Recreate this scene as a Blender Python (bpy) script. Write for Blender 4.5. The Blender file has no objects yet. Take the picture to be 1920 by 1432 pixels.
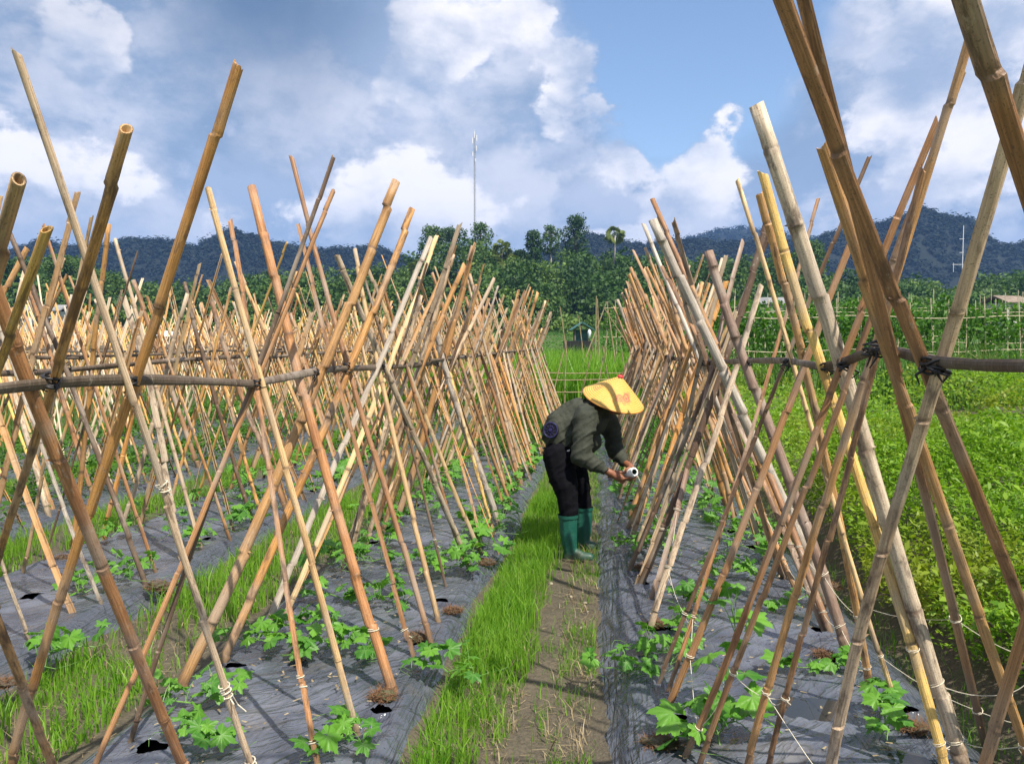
import bpy, bmesh, math, random
import numpy as np
from mathutils import Vector, Matrix, Quaternion

random.seed(7)
rng = np.random.default_rng(7)
scene = bpy.context.scene
COL = scene.collection

# ------------------------------------------------------------------ camera
F, CXP, CYP, HOR = 1442.0, 960.0, 716.0, 640.0
CAMH = 1.65
PITCH = math.atan((CYP - HOR) / F)
cam_data = bpy.data.cameras.new('camera')
cam_data.sensor_fit = 'HORIZONTAL'
cam_data.sensor_width = 36.0
cam_data.lens = 36.0 * F / 1920.0
cam_data.clip_start = 0.05
cam_data.clip_end = 9000
cam = bpy.data.objects.new('camera', cam_data)
cam.location = (0, 0, CAMH)
cam.rotation_euler = (math.pi / 2 - PITCH, 0, 0)
COL.objects.link(cam)
scene.camera = cam

# ------------------------------------------------------------------ node helper
class NT:
    """Tiny helper to write node graphs."""
    def __init__(self, tree):
        self.t = tree
        tree.nodes.clear()
    def n(self, kind, **kw):
        nd = self.t.nodes.new(kind)
        for k, v in kw.items():
            setattr(nd, k, v)
        return nd
    def put(self, sock, v):
        if v is None:
            return
        if isinstance(v, bpy.types.NodeSocket):
            self.t.links.new(v, sock)
        else:
            if sock.type == 'RGBA' and len(v) == 3:
                v = (*v, 1)
            sock.default_value = v
    def math(self, op, a, b=None, c=None, clamp=False):
        nd = self.n('ShaderNodeMath', operation=op, use_clamp=clamp)
        for i, v in enumerate((a, b, c)):
            if v is not None:
                self.put(nd.inputs[i], v)
        return nd.outputs[0]
    def vmath(self, op, a, b=None, s=None):
        nd = self.n('ShaderNodeVectorMath', operation=op)
        self.put(nd.inputs[0], a)
        if b is not None:
            self.put(nd.inputs[1], b)
        if s is not None:
            self.put(nd.inputs['Scale'], s)
        return nd.outputs['Value'] if op in ('DOT_PRODUCT', 'LENGTH', 'DISTANCE') else nd.outputs[0]
    def noise(self, vec, scale=5, detail=4, rough=0.55, dist=0.0, col=False):
        nd = self.n('ShaderNodeTexNoise')
        self.put(nd.inputs['Vector'], vec)
        nd.inputs['Scale'].default_value = scale
        nd.inputs['Detail'].default_value = detail
        nd.inputs['Roughness'].default_value = rough
        nd.inputs['Distortion'].default_value = dist
        return nd.outputs['Color' if col else 'Fac']
    def step(self, v, a, b, lo=0.0, hi=1.0):
        nd = self.n('ShaderNodeMapRange', interpolation_type='SMOOTHSTEP')
        for k, x in zip(range(5), (v, a, b, lo, hi)):
            self.put(nd.inputs[k], x)
        return nd.outputs[0]
    def mix(self, f, a, b, mode='MIX'):
        nd = self.n('ShaderNodeMix', data_type='RGBA', blend_type=mode)
        self.put(nd.inputs[0], f)
        self.put(nd.inputs[6], a)
        self.put(nd.inputs[7], b)
        return nd.outputs[2]
    def ramp(self, f, stops):
        nd = self.n('ShaderNodeValToRGB')
        els = nd.color_ramp.elements
        while len(els) < len(stops):
            els.new(0.5)
        for e, (p, c) in zip(els, stops):
            e.position = p
            e.color = (*c, 1)
        self.put(nd.inputs[0], f)
        return nd.outputs[0]
    def bump(self, h, strength=0.3, dist=0.01):
        nd = self.n('ShaderNodeBump')
        nd.inputs['Strength'].default_value = strength
        nd.inputs['Distance'].default_value = dist
        self.put(nd.inputs['Height'], h)
        return nd.outputs[0]

# ------------------------------------------------------------------ sky and sun
SUN_EL, SUN_AZ = math.radians(56), math.radians(146)     # azimuth measured from +Y towards +X
sun_dir = Vector((math.sin(SUN_AZ) * math.cos(SUN_EL), math.cos(SUN_AZ) * math.cos(SUN_EL), math.sin(SUN_EL)))

def pix_dir(px, py):
    x, y = (px - CXP) / F, -(py - CYP) / F
    f = Vector((0, math.cos(PITCH), -math.sin(PITCH)))
    u = Vector((0, math.sin(PITCH), math.cos(PITCH)))
    return Vector((1, 0, 0)) * x + u * y + f

world = bpy.data.worlds.new('World')
scene.world = world
world.use_nodes = True
w = NT(world.node_tree)
gen = w.n('ShaderNodeTexCoord').outputs['Generated']
sky = w.n('ShaderNodeTexSky', sky_type='NISHITA', sun_disc=False)
sky.sun_elevation = SUN_EL
sky.sun_rotation = SUN_AZ
sky.air_density = 1.0
sky.dust_density = 0.6
sky.ozone_density = 1.5
def sky_blob(px, py, rad, amp):
    d = pix_dir(px, py).normalized()
    dist = w.vmath('DISTANCE', warp, tuple(d))
    return w.math('MULTIPLY', w.step(dist, 0.0, rad, 1.0, 0.0), amp)
warpn = w.noise(gen, 5.0, 6, 0.62, col=True)
warp = w.vmath('ADD', gen, w.vmath('SCALE', w.vmath('SUBTRACT', warpn, (0.5, 0.5, 0.5)), s=0.13))
stretch = w.vmath('MULTIPLY', gen, (1.0, 1.0, 1.5))
soft = w.noise(w.vmath('ADD', stretch, (3.7, 1.3, 5.2)), 2.6, 5, 0.5, 0.2)
dens = soft
for px, py, rad, amp in ((1300, 40, 0.20, -0.34), (1260, 190, 0.12, -0.22), (1400, 20, 0.16, -0.16), (1330, 240, 0.14, -0.12)):
    dens = w.math('ADD', dens, sky_blob(px, py, rad, amp))
cover = w.step(dens, 0.22, 0.40)
def layer(col, off, scale, th, blobs, edge, base_c, top_c, gain, rough=0.58):
    """One bank of cumulus: crisp outline, lit upper edges, greyer bases."""
    p0 = w.vmath('ADD', stretch, off)
    f = w.noise(p0, scale, 11, rough, 0.1)
    g = w.noise(w.vmath('ADD', p0, (0.16 / scale, -0.02 / scale, 0.34 / scale)), scale, 11, rough, 0.1)
    fb = f
    for px, py, rad, amp in blobs:
        fb = w.math('ADD', fb, sky_blob(px, py, rad, amp))
    m = w.step(fb, th, th + edge)
    lit = w.math('ADD', w.math('MULTIPLY', w.math('SUBTRACT', f, g), gain), w.step(fb, th, th + 0.28, 0.62, 0.38))
    c2 = w.mix(w.step(lit, 0.05, 0.95), base_c, top_c)
    return w.mix(m, col, c2), m
ccol = w.ramp(soft, ((0.32, (0.185, 0.275, 0.43)), (0.66, (0.32, 0.40, 0.55))))
ccol, m1 = layer(ccol, (1.1, 2.9, 8.3), 4.0, 0.43, ((300, 300, 0.4, 0.05), (900, 380, 0.35, 0.06), (1310, 40, 0.17, -0.22), (1700, 400, 0.2, 0.04)), 0.13, (0.21, 0.295, 0.44), (0.58, 0.60, 0.69), 3.0, 0.62)
ccol, m2 = layer(ccol, (9.1, 4.4, 0.7), 5.0, 0.515, ((750, 80, 0.12, 0.16), (1085, 200, 0.10, 0.20), (1000, 40, 0.10, 0.12), (165, 110, 0.07, 0.18), (1180, 300, 0.06, 0.14), (560, 120, 0.10, 0.08),
    (1760, 130, 0.22, 0.14), (1450, 130, 0.07, 0.13), (1660, 230, 0.12, 0.10), (1880, 40, 0.15, 0.10), (430, -40, 0.22, -0.4), (960, 150, 0.08, -0.15), (1310, 40, 0.17, -0.28), (1260, 230, 0.08, -0.10),
    (1330, 370, 0.10, 0.09), (800, 350, 0.12, 0.09), (360, 260, 0.08, 0.08), (100, 300, 0.12, 0.06), (600, 400, 0.15, 0.05)), 0.075, (0.30, 0.375, 0.52), (0.86, 0.83, 0.85), 2.8)
ccol, m3 = layer(ccol, (4.4, 8.2, 3.3), 7.5, 0.575, ((940, 150, 0.09, 0.13), (1130, 330, 0.12, 0.08), (640, 230, 0.15, 0.07), (260, 120, 0.1, 0.08), (1560, 60, 0.07, 0.12), (1600, 330, 0.12, 0.06), (1310, 40, 0.16, -0.2)),
    0.09, (0.20, 0.28, 0.42), (0.44, 0.49, 0.62), 2.4)
dark = w.math('ADD', sky_blob(470, -30, 0.21, 1.25), sky_blob(60, 20, 0.12, 0.4))
ccol = w.mix(w.math('MULTIPLY', dark, 0.85, clamp=True), ccol, (0.11, 0.175, 0.29))
cover = w.math('MAXIMUM', cover, w.math('MULTIPLY', m2, 0.95))
upz = w.n('ShaderNodeSeparateXYZ')
w.put(upz.inputs[0], gen)
lowband = w.step(upz.outputs[2], 0.02, 0.20, 0.65, 0.0)
ccol = w.mix(lowband, ccol, (0.27, 0.375, 0.55))
bg_sky = w.n('ShaderNodeBackground')
w.put(bg_sky.inputs[0], sky.outputs[0])
bg_sky.inputs[1].default_value = 0.14
bg_cl = w.n('ShaderNodeBackground')
w.put(bg_cl.inputs[0], ccol)
bg_cl.inputs[1].default_value = 1.0
ms = w.n('ShaderNodeMixShader')
w.put(ms.inputs[0], w.math('MULTIPLY', cover, 0.97))
w.put(ms.inputs[1], bg_sky.outputs[0])
w.put(ms.inputs[2], bg_cl.outputs[0])
wo = w.n('ShaderNodeOutputWorld')
w.put(wo.inputs[0], ms.outputs[0])

sd = bpy.data.lights.new('sun', 'SUN')
sd.energy = 5.0
sd.angle = math.radians(0.6)
sd.color = (1.0, 0.93, 0.82)
sun = bpy.data.objects.new('sun', sd)
sun.rotation_euler = (-sun_dir).to_track_quat('-Z', 'Y').to_euler()
COL.objects.link(sun)

scene.view_settings.view_transform = 'Standard'
scene.view_settings.look = 'None'
scene.view_settings.exposure = 0.5
scene.view_settings.gamma = 1.0
scene.render.engine = 'CYCLES'
scene.cycles.use_denoising = True
scene.cycles.max_bounces = 5
scene.cycles.diffuse_bounces = 3
scene.cycles.glossy_bounces = 2
scene.cycles.transmission_bounces = 3
scene.cycles.volume_bounces = 0
scene.cycles.transparent_max_bounces = 8
scene.cycles.use_adaptive_sampling = True

# ------------------------------------------------------------------ geometry helpers
CAM = Vector((0, 0, CAMH))
def ground_at(px, py, z=0.0):
    d = pix_dir(px, py)
    return CAM + d * ((z - CAMH) / d.z)
def at_depth(px, py, Y):
    d = pix_dir(px, py)
    return CAM + d * (Y / d.y)
def px_of(p):
    v = Vector(p) - CAM
    f = Vector((0, math.cos(PITCH), -math.sin(PITCH)))
    u = Vector((0, math.sin(PITCH), math.cos(PITCH)))
    dz = v.dot(f)
    return CXP + F * v.x / dz, CYP - F * v.dot(u) / dz

def tag(o, label=None, cat=None, group=None, kind=None):
    if label: o['label'] = label
    if cat: o['category'] = cat
    if group: o['group'] = group
    if kind: o['kind'] = kind
    return o
def link(name, mesh, parent=None, mat=None):
    o = bpy.data.objects.new(name, mesh)
    COL.objects.link(o)
    if parent is not None:
        o.parent = parent
    if mat is not None and mesh is not None and len(mesh.materials) == 0:
        mesh.materials.append(mat)
    return o
def empty(name, loc=(0, 0, 0), rz=0.0):
    o = bpy.data.objects.new(name, None)
    o.empty_display_size = 0.1
    o.location = loc
    o.rotation_euler = (0, 0, rz)
    COL.objects.link(o)
    return o
def mesh_np(name, verts, faces, smooth=False):
    """Mesh from an (N,3) array and an (M,k) array of equal-sided faces."""
    verts = np.asarray(verts, dtype=np.float32)
    faces = np.asarray(faces, dtype=np.int32)
    me = bpy.data.meshes.new(name)
    m, k = faces.shape
    me.vertices.add(len(verts))
    me.vertices.foreach_set('co', verts.ravel())
    me.loops.add(m * k)
    me.loops.foreach_set('vertex_index', faces.ravel())
    me.polygons.add(m)
    me.polygons.foreach_set('loop_start', np.arange(0, m * k, k, dtype=np.int32))
    me.polygons.foreach_set('loop_total', np.full(m, k, dtype=np.int32))
    if smooth:
        me.polygons.foreach_set('use_smooth', np.ones(m, dtype=bool))
    me.update(calc_edges=True)
    return me
def bm_mesh(name, bm, smooth=False):
    me = bpy.data.meshes.new(name)
    bmesh.ops.recalc_face_normals(bm, faces=bm.faces)
    bm.to_mesh(me)
    bm.free()
    if smooth:
        me.polygons.foreach_set('use_smooth', np.ones(len(me.polygons), dtype=bool))
    return me
def add_box(bm, size, M):
    r = bmesh.ops.create_cube(bm, size=1.0)
    bmesh.ops.transform(bm, matrix=M @ Matrix.Diagonal((*size, 1)), verts=r['verts'])
def add_tube(bm, pts, rad, sides=6, cap=True):
    pts = [Vector(p) for p in pts]
    rads = rad if isinstance(rad, (list, tuple)) else [rad] * len(pts)
    rings = []
    ref = None
    for i, p in enumerate(pts):
        d = (pts[min(i + 1, len(pts) - 1)] - pts[max(i - 1, 0)]).normalized()
        if ref is None:
            ref = d.orthogonal().normalized()
        ref = (ref - d * ref.dot(d)).normalized()
        b = d.cross(ref)
        rings.append([bm.verts.new(p + (ref * math.cos(2 * math.pi * k / sides) + b * math.sin(2 * math.pi * k / sides)) * rads[i]) for k in range(sides)])
    for a, b in zip(rings, rings[1:]):
        for k in range(sides):
            bm.faces.new((a[k], a[(k + 1) % sides], b[(k + 1) % sides], b[k]))
    if cap:
        bm.faces.new(rings[0][::-1])
        bm.faces.new(rings[-1])
def np_hash(x, y, s=0.0):
    v = np.sin(x * 127.1 + y * 311.7 + s * 74.7) * 43758.5453
    return v - np.floor(v)
def vnoise(x, y, s=0.0):
    xi, yi = np.floor(x), np.floor(y)
    fx, fy = x - xi, y - yi
    fx, fy = fx * fx * (3 - 2 * fx), fy * fy * (3 - 2 * fy)
    a, b = np_hash(xi, yi, s), np_hash(xi + 1, yi, s)
    c, d = np_hash(xi, yi + 1, s), np_hash(xi + 1, yi + 1, s)
    return (a * (1 - fx) + b * fx) * (1 - fy) + (c * (1 - fx) + d * fx) * fy
def fbm(x, y, s=0.0, o=4):
    t, a = 0.0, 0.5
    for i in range(o):
        t = t + a * vnoise(x * 2 ** i, y * 2 ** i, s + i * 3.1)
        a *= 0.5
    return t
def sstep(a, b, x):
    t = np.clip((x - a) / (b - a), 0, 1)
    return t * t * (3 - 2 * t)

# ------------------------------------------------------------------ materials
def material(name, rough=0.7):
    m = bpy.data.materials.new(name)
    m.use_nodes = True
    t = NT(m.node_tree)
    b = t.n('ShaderNodeBsdfPrincipled')
    b.inputs['Roughness'].default_value = rough
    o = t.n('ShaderNodeOutputMaterial')
    t.put(o.inputs[0], b.outputs[0])
    return m, t, b, o
def coords(t, which='Object'):
    return t.n('ShaderNodeTexCoord').outputs[which]

def mat_plain(name, col, rough=0.6, vary=0.25, scale=8, bump=0.0, metallic=0.0):
    m, t, b, o = material(name, rough)
    nz = t.noise(coords(t), scale, 5, 0.6)
    dark = tuple(c * (1 - vary) for c in col)
    lite = tuple(min(1, c * (1 + vary)) for c in col)
    t.put(b.inputs['Base Color'], t.mix(t.step(nz, 0.3, 0.7), dark, lite))
    b.inputs['Metallic'].default_value = metallic
    if bump:
        t.put(b.inputs['Normal'], t.bump(t.noise(coords(t), scale * 3, 5, 0.6), bump, 0.01))
    return m

def mat_bamboo():
    m, t, b, o = material('bamboo', 0.5)
    info = t.n('ShaderNodeObjectInfo')
    co = t.vmath('ADD', coords(t), t.vmath('SCALE', (17.0, 9.0, 31.0), s=info.outputs['Random']))
    streak = t.noise(t.vmath('MULTIPLY', co, (1, 1, 0.035)), 190, 3, 0.6)
    blotch = t.noise(t.vmath('MULTIPLY', co, (1, 1, 0.28)), 26, 6, 0.7)
    big = t.noise(t.vmath('MULTIPLY', co, (0.5, 0.5, 1)), 2.6, 3, 0.5)
    at = t.n('ShaderNodeAttribute', attribute_name='part')
    sep = t.n('ShaderNodeSeparateColor')
    t.put(sep.inputs[0], at.outputs['Color'])
    node, inner = sep.outputs[0], sep.outputs[1]
    c = t.mix(t.step(streak, 0.3, 0.75), (0.66, 0.62, 0.58), (1.22, 1.2, 1.16))
    c = t.mix(1.0, info.outputs['Color'], c, 'MULTIPLY')
    c = t.mix(t.step(big, 0.48, 0.66, 0.0, 0.62), c, (0.40, 0.335, 0.265))
    c = t.mix(t.math('MULTIPLY', inner, 0.45), c, (0.50, 0.37, 0.22))
    age = t.n('ShaderNodeMath', operation='FRACT'); t.put(age.inputs[0], t.math('MULTIPLY', info.outputs['Random'], 7.31))
    lim = t.math('SUBTRACT', 0.62, t.math('MULTIPLY', age.outputs[0], 0.19))
    c = t.mix(t.step(blotch, lim, t.math('ADD', lim, 0.16), 0.0, 0.72), c, (0.085, 0.052, 0.036))
    c = t.mix(t.step(t.noise(t.vmath('MULTIPLY', co, (1, 1, 0.5)), 60, 4, .65), .6, .7, 0, .5), c, (0.52, 0.44, 0.33))
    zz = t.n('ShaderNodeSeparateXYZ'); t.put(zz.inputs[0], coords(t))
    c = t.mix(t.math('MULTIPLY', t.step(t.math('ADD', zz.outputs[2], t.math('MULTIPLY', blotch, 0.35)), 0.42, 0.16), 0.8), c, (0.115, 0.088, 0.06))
    patch = t.noise(t.vmath('MULTIPLY', co, (1, 1, 0.4)), 9, 4, .6)
    c = t.mix(t.step(patch, .52, .66, 0, .5), c, t.mix(1.0, c, (0.52, 0.42, 0.36), 'MULTIPLY'))
    fine = t.noise(co, 240, 2, 0.5)
    c = t.mix(t.step(fine, 0.58, 0.70, 0.0, 0.6), c, (0.09, 0.06, 0.045))
    c = t.mix(t.math('MULTIPLY', node, t.step(t.noise(co, 9, 2, .5), .35, .65, .12, .8)), c, (0.11, 0.065, 0.04))
    t.put(b.inputs['Base Color'], c)
    t.put(b.inputs['Roughness'], t.step(blotch, 0.3, 0.7, 0.42, 0.75))
    t.put(b.inputs['Normal'], t.bump(t.math('ADD', streak, t.math('MULTIPLY', blotch, 0.6)), 0.35, 0.004))
    return m

def mat_vcol_wood(name):
    m, t, b, o = material(name, 0.65)
    at = t.n('ShaderNodeAttribute', attribute_name='part')
    t.put(b.inputs['Base Color'], at.outputs['Color'])
    return m

def mat_leaf(name, ca, cb, cc=None, trans=0.35, rough=0.5, island=True, scale=3.0, obj=False, tint=False):
    m, t, b, o = material(name, rough)
    if obj:
        r = t.n('ShaderNodeObjectInfo').outputs['Random']
    else:
        r = t.n('ShaderNodeNewGeometry').outputs['Random Per Island']
    pos = t.n('ShaderNodeNewGeometry').outputs['Position']
    big = t.noise(pos, scale, 3, 0.5)
    if tint:
        r = t.math('ADD', t.math('MULTIPLY', r, 0.45), t.math('MULTIPLY', t.n('ShaderNodeAttribute', attribute_name='tint').outputs['Fac'], 0.6))
    c = t.mix(r, ca, cb)
    if cc is not None:
        c = t.mix(t.step(big, 0.5, 0.7, 0, 0.85), c, cc)
    t.put(b.inputs['Base Color'], c)
    b.inputs['Specular IOR Level'].default_value = 0.3
    tr = t.n('ShaderNodeBsdfTranslucent')
    t.put(tr.inputs[0], t.mix(1.0, c, (1.15, 1.25, 0.55), 'MULTIPLY'))
    mx = t.n('ShaderNodeMixShader')
    mx.inputs[0].default_value = trans
    t.put(mx.inputs[1], b.outputs[0])
    t.put(mx.inputs[2], tr.outputs[0])
    t.put(o.inputs[0], mx.outputs[0])
    return m

def mat_gourd():
    m, t, b, o = material('gourd_leaf', 0.42)
    r = t.n('ShaderNodeObjectInfo').outputs['Random']
    at = t.n('ShaderNodeAttribute', attribute_name='part')
    sep = t.n('ShaderNodeSeparateColor')
    t.put(sep.inputs[0], at.outputs['Color'])
    nz = t.noise(coords(t), 60, 4, 0.6)
    c = t.mix(r, (0.05, 0.19, 0.020), (0.16, 0.38, 0.035))
    c = t.mix(t.step(nz, 0.4, 0.7, 0, 0.35), c, (0.13, 0.30, 0.05))
    c = t.mix(t.math('MULTIPLY', sep.outputs[0], 0.5), c, (0.20, 0.38, 0.09))
    t.put(b.inputs['Base Color'], c)
    b.inputs['Specular IOR Level'].default_value = 0.35
    t.put(b.inputs['Normal'], t.bump(t.noise(coords(t), 90, 3, 0.6), 0.4, 0.004))
    tr = t.n('ShaderNodeBsdfTranslucent')
    t.put(tr.inputs[0], t.mix(1.0, c, (1.2, 1.3, 0.5), 'MULTIPLY'))
    mx = t.n('ShaderNodeMixShader')
    mx.inputs[0].default_value = 0.35
    t.put(mx.inputs[1], b.outputs[0])
    t.put(mx.inputs[2], tr.outputs[0])
    t.put(o.inputs[0], mx.outputs[0])
    return m

def mat_film():
    m, t, b, o = material('mulch_film', 0.35)
    co = coords(t)
    def ridge(v):
        return t.math('SUBTRACT', 1.0, t.math('ABSOLUTE', t.math('SUBTRACT', t.math('MULTIPLY', v, 2.0), 1.0)))
    wr = ridge(t.noise(t.vmath('MULTIPLY', co, (1, 0.10, 1)), 20, 3, 0.55, 0.3))
    wr2 = t.noise(t.vmath('MULTIPLY', co, (0.7, 1, 1)), 4.0, 4, 0.55, 0.6)
    rot = t.n('ShaderNodeVectorRotate', rotation_type='Z_AXIS'); t.put(rot.inputs['Vector'], co); rot.inputs['Angle'].default_value = 0.7
    cr = t.math('POWER', ridge(t.noise(t.vmath('MULTIPLY', rot.outputs[0], (1, 0.3, 1)), 9, 3, 0.5, 0.9)), 3.0)
    dust = t.noise(co, 3.4, 7, 0.72)
    speck = t.noise(t.vmath('MULTIPLY', co, (0.35, 1, 1)), 85, 2, 0.5)
    sx = t.n('ShaderNodeSeparateXYZ')
    t.put(sx.inputs[0], co)
    edge = t.step(t.math('ABSOLUTE', sx.outputs[0]), 0.34, 0.58)
    c = t.mix(t.step(wr2, 0.35, 0.7), (0.052, 0.059, 0.080), (0.130, 0.141, 0.172))
    c = t.mix(t.math('MULTIPLY', edge, 0.6), c, (0.075, 0.086, 0.104))
    c = t.mix(t.step(dust, 0.52, 0.72, 0.0, 0.5), c, (0.17, 0.15, 0.125))
    c = t.mix(t.step(speck, 0.68, 0.73, 0.0, 0.8), c, (0.025, 0.025, 0.03))
    t.put(b.inputs['Base Color'], c)
    t.put(b.inputs['Roughness'], t.step(dust, 0.35, 0.7, 0.10, 0.36))
    b.inputs['Specular IOR Level'].default_value = 0.8
    h = t.math('ADD', t.math('MULTIPLY', wr, t.math('ADD', 0.25, edge)), t.math('ADD', t.math('MULTIPLY', wr2, 0.8), t.math('MULTIPLY', cr, 0.45)))
    t.put(b.inputs['Normal'], t.bump(h, 0.6, 0.045))
    return m

def mat_soil(name, ca, cb, wet=0.0, grain=60, green=0.0):
    m, t, b, o = material(name, 0.9)
    pos = t.n('ShaderNodeNewGeometry').outputs['Position']
    n1 = t.noise(pos, 2.2, 6, 0.65)
    n2 = t.noise(pos, grain, 4, 0.7)
    c = t.mix(t.step(n1, 0.3, 0.7), ca, cb)
    c = t.mix(t.step(n2, 0.35, 0.75, 0, 0.6), c, tuple(x * 1.5 for x in cb))
    c = t.mix(t.step(n2, 0.5, 0.2, 0, 0.6), c, tuple(x * 0.45 for x in ca))
    if green:
        g = t.noise(pos, 5.5, 5, 0.7)
        c = t.mix(t.step(g, 0.45, 0.62, 0, green), c, (0.07, 0.12, 0.025))
    t.put(b.inputs['Base Color'], c)
    t.put(b.inputs['Roughness'], t.step(n1, 0.3, 0.7, 0.7 - wet, 0.95))
    t.put(b.inputs['Normal'], t.bump(t.math('ADD', n2, t.math('MULTIPLY', t.noise(pos, 14, 6, 0.7), 1.5)), 0.7, 0.02))
    return m

BAMBOO = mat_bamboo()
WOODFAR = mat_vcol_wood('bamboo_far')
FILM = mat_film()
GOURD = mat_gourd()
SOIL = mat_soil('path_soil', (0.062, 0.050, 0.032), (0.108, 0.089, 0.058), 0.2)
SOILDARK = mat_soil('furrow_soil', (0.06, 0.045, 0.03), (0.12, 0.09, 0.06), 0.1, green=0.5)
FIELDM = mat_soil('far_ground', (0.05, 0.075, 0.02), (0.10, 0.11, 0.035), 0.0, 20, green=0.7)
HOLEM = mat_plain('hole_soil', (0.035, 0.026, 0.018), 0.95, 0.4, 60)
STRAW = mat_leaf('root_straw', (0.13, 0.065, 0.03), (0.22, 0.12, 0.06), None, 0.05, 0.8)
GRASS = mat_leaf('grass_blade', (0.10, 0.27, 0.02), (0.27, 0.47, 0.05), (0.21, 0.38, 0.045), 0.45, 0.45, scale=1.6)
GRASSDRY = mat_leaf('grass_tall', (0.05, 0.15, 0.025), (0.13, 0.25, 0.05), (0.20, 0.22, 0.06), 0.4, 0.5, scale=0.5)
WEED = mat_leaf('weed_leaf', (0.10, 0.23, 0.013), (0.26, 0.42, 0.03), (0.26, 0.29, 0.03), 0.4, 0.45, scale=0.75)
VINE = mat_leaf('bean_leaf', (0.04, 0.13, 0.015), (0.11, 0.25, 0.03), None, 0.4, 0.5)
TREE_A = mat_leaf('tree_leaf_dark', (0.018, 0.055, 0.013), (0.075, 0.15, 0.025), (0.055, 0.13, 0.020), 0.25, 0.6, scale=0.06, tint=True)
TREE_B = mat_leaf('tree_leaf_mid', (0.04, 0.10, 0.018), (0.16, 0.25, 0.045), None, 0.25, 0.6, tint=True)
PALM = mat_leaf('palm_leaf', (0.09, 0.15, 0.03), (0.22, 0.26, 0.07), None, 0.25, 0.5)
HILLLEAF = mat_leaf('hill_leaf', (0.006, 0.013, 0.008), (0.013, 0.026, 0.012), None, 0.1, 0.8)  # cloud shade over the distant hills is put into these dark leaf tones
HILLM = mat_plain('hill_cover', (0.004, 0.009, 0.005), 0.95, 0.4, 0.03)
TRUNK = mat_plain('trunk_bark', (0.16, 0.13, 0.10), 0.85, 0.35, 3)
TRUNKPALE = mat_plain('trunk_pale', (0.42, 0.38, 0.32), 0.8, 0.3, 3)
RUBBER = mat_plain('rubber_tie', (0.018, 0.017, 0.018), 0.5, 0.4, 30)
TWINE = mat_plain('twine', (0.66, 0.60, 0.46), 0.8, 0.15, 50)
TEALTIE = mat_plain('plastic_tie', (0.30, 0.50, 0.46), 0.5, 0.2, 50)
STONE = mat_plain('stone', (0.30, 0.26, 0.20), 0.85, 0.35, 25)
STEMM = mat_plain('stem', (0.13, 0.27, 0.05), 0.5, 0.25, 40)

# ------------------------------------------------------------------ rows
A0 = math.atan((1140 - CXP) / F)
class Row:
    def __init__(self, x0, skew=0.0):
        self.a = A0 + math.atan(skew)
        self.o = Vector((x0 * math.cos(A0), -x0 * math.sin(A0), 0))
        self.M = Matrix.Translation(self.o) @ Matrix.Rotation(-self.a, 4, 'Z')
        self.Mi = self.M.inverted()
    def w(self, x, t, z=0.0):
        return self.M @ Vector((x, t, z))
    def loc(self, p):
        return self.Mi @ Vector(p)
    def plane(self, px, py):
        d = (self.Mi.to_3x3() @ pix_dir(px, py))
        c = self.loc(CAM)
        s = -c.x / d.x
        return c + d * s
R1 = Row(0.80, -0.022)
L1 = Row(-1.37, 0.0)
L2 = Row(-3.42, 0.0)
L3 = Row(-5.45, 0.0)
L4 = Row(-7.5, 0.0)
PATH = Row(-0.33, 0.0)
BEDZ = 0.13

# ------------------------------------------------------------------ ground
def land_z(r):
    return -0.05 + 3.2 * sstep(60, 165, r)
rr = np.concatenate([[0.0], np.geomspace(1.0, 3300, 60)])
na = 120
th = np.linspace(0, 2 * math.pi, na, endpoint=False)
V = [(0, 0, -0.05)]
for r in rr[1:]:
    z = float(land_z(r))
    V += [(r * math.sin(a), r * math.cos(a), z) for a in th]
Fc = []
for i in range(1, len(rr) - 1):
    b0, b1 = 1 + (i - 1) * na, 1 + i * na
    for k in range(na):
        Fc.append((b0 + k, b1 + k, b1 + (k + 1) % na, b0 + (k + 1) % na))
gm = bpy.data.meshes.new('ground')
gm.from_pydata(V, [], [(0, 1 + k, 1 + (k + 1) % na) for k in range(na)] + Fc)
g = link('ground', gm, None, FIELDM)
tag(g, kind='structure')

def strip_mesh(name, row, x0, x1, t0, t1, nx, nt, zf, mat, skew=None):
    xs = np.linspace(x0, x1, nx)
    ts = t0 + (t1 - t0) * np.linspace(0, 1, nt) ** 1.4
    X, T = np.meshgrid(xs, ts)
    Z = zf(X, T)
    idx = np.arange(nx * nt).reshape(nt, nx)
    f = np.stack([idx[:-1, :-1], idx[:-1, 1:], idx[1:, 1:], idx[1:, :-1]], -1).reshape(-1, 4)
    me = mesh_np(name, np.stack([X, T, Z], -1).reshape(-1, 3), f, True)
    o = link(name, me, None, mat)
    o.matrix_world = row.M
    return tag(o, kind='structure')
def path_z(X, T):
    foot = 0.0
    for k in range(26):
        cx, ct = (np_hash(k * 1.3, 2.0) - 0.5) * 0.36 + 0.05, 2.0 + k * 0.34
        d2 = ((X - cx) / 0.055) ** 2 + ((T - ct) / 0.13) ** 2
        foot = foot - 0.012 * np.exp(-d2 ** 2)
    return -0.005 + 0.035 * fbm(X * 4, T * 4, 1) + 0.016 * fbm(X * 18, T * 18, 2) + foot + 0.04 * sstep(0.25, 0.5, np.abs(X))
strip_mesh('soil_path', PATH, -0.58, 0.52, 0.5, 20, 90, 700, path_z, SOIL)
def fur_z(X, T):
    return -0.02 + 0.06 * fbm(X * 3, T * 3, 4) + 0.02 * fbm(X * 16, T * 16, 5)
for k, (xa, xb, row) in enumerate(((-0.42, 0.42, Row(-2.4)), (-0.42, 0.42, Row(-4.44)), (-0.45, 0.45, Row(-6.5)))):
    strip_mesh('furrow_path', row, xa, xb, 1.0, 30, 40, 420, fur_z, SOIL)
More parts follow.
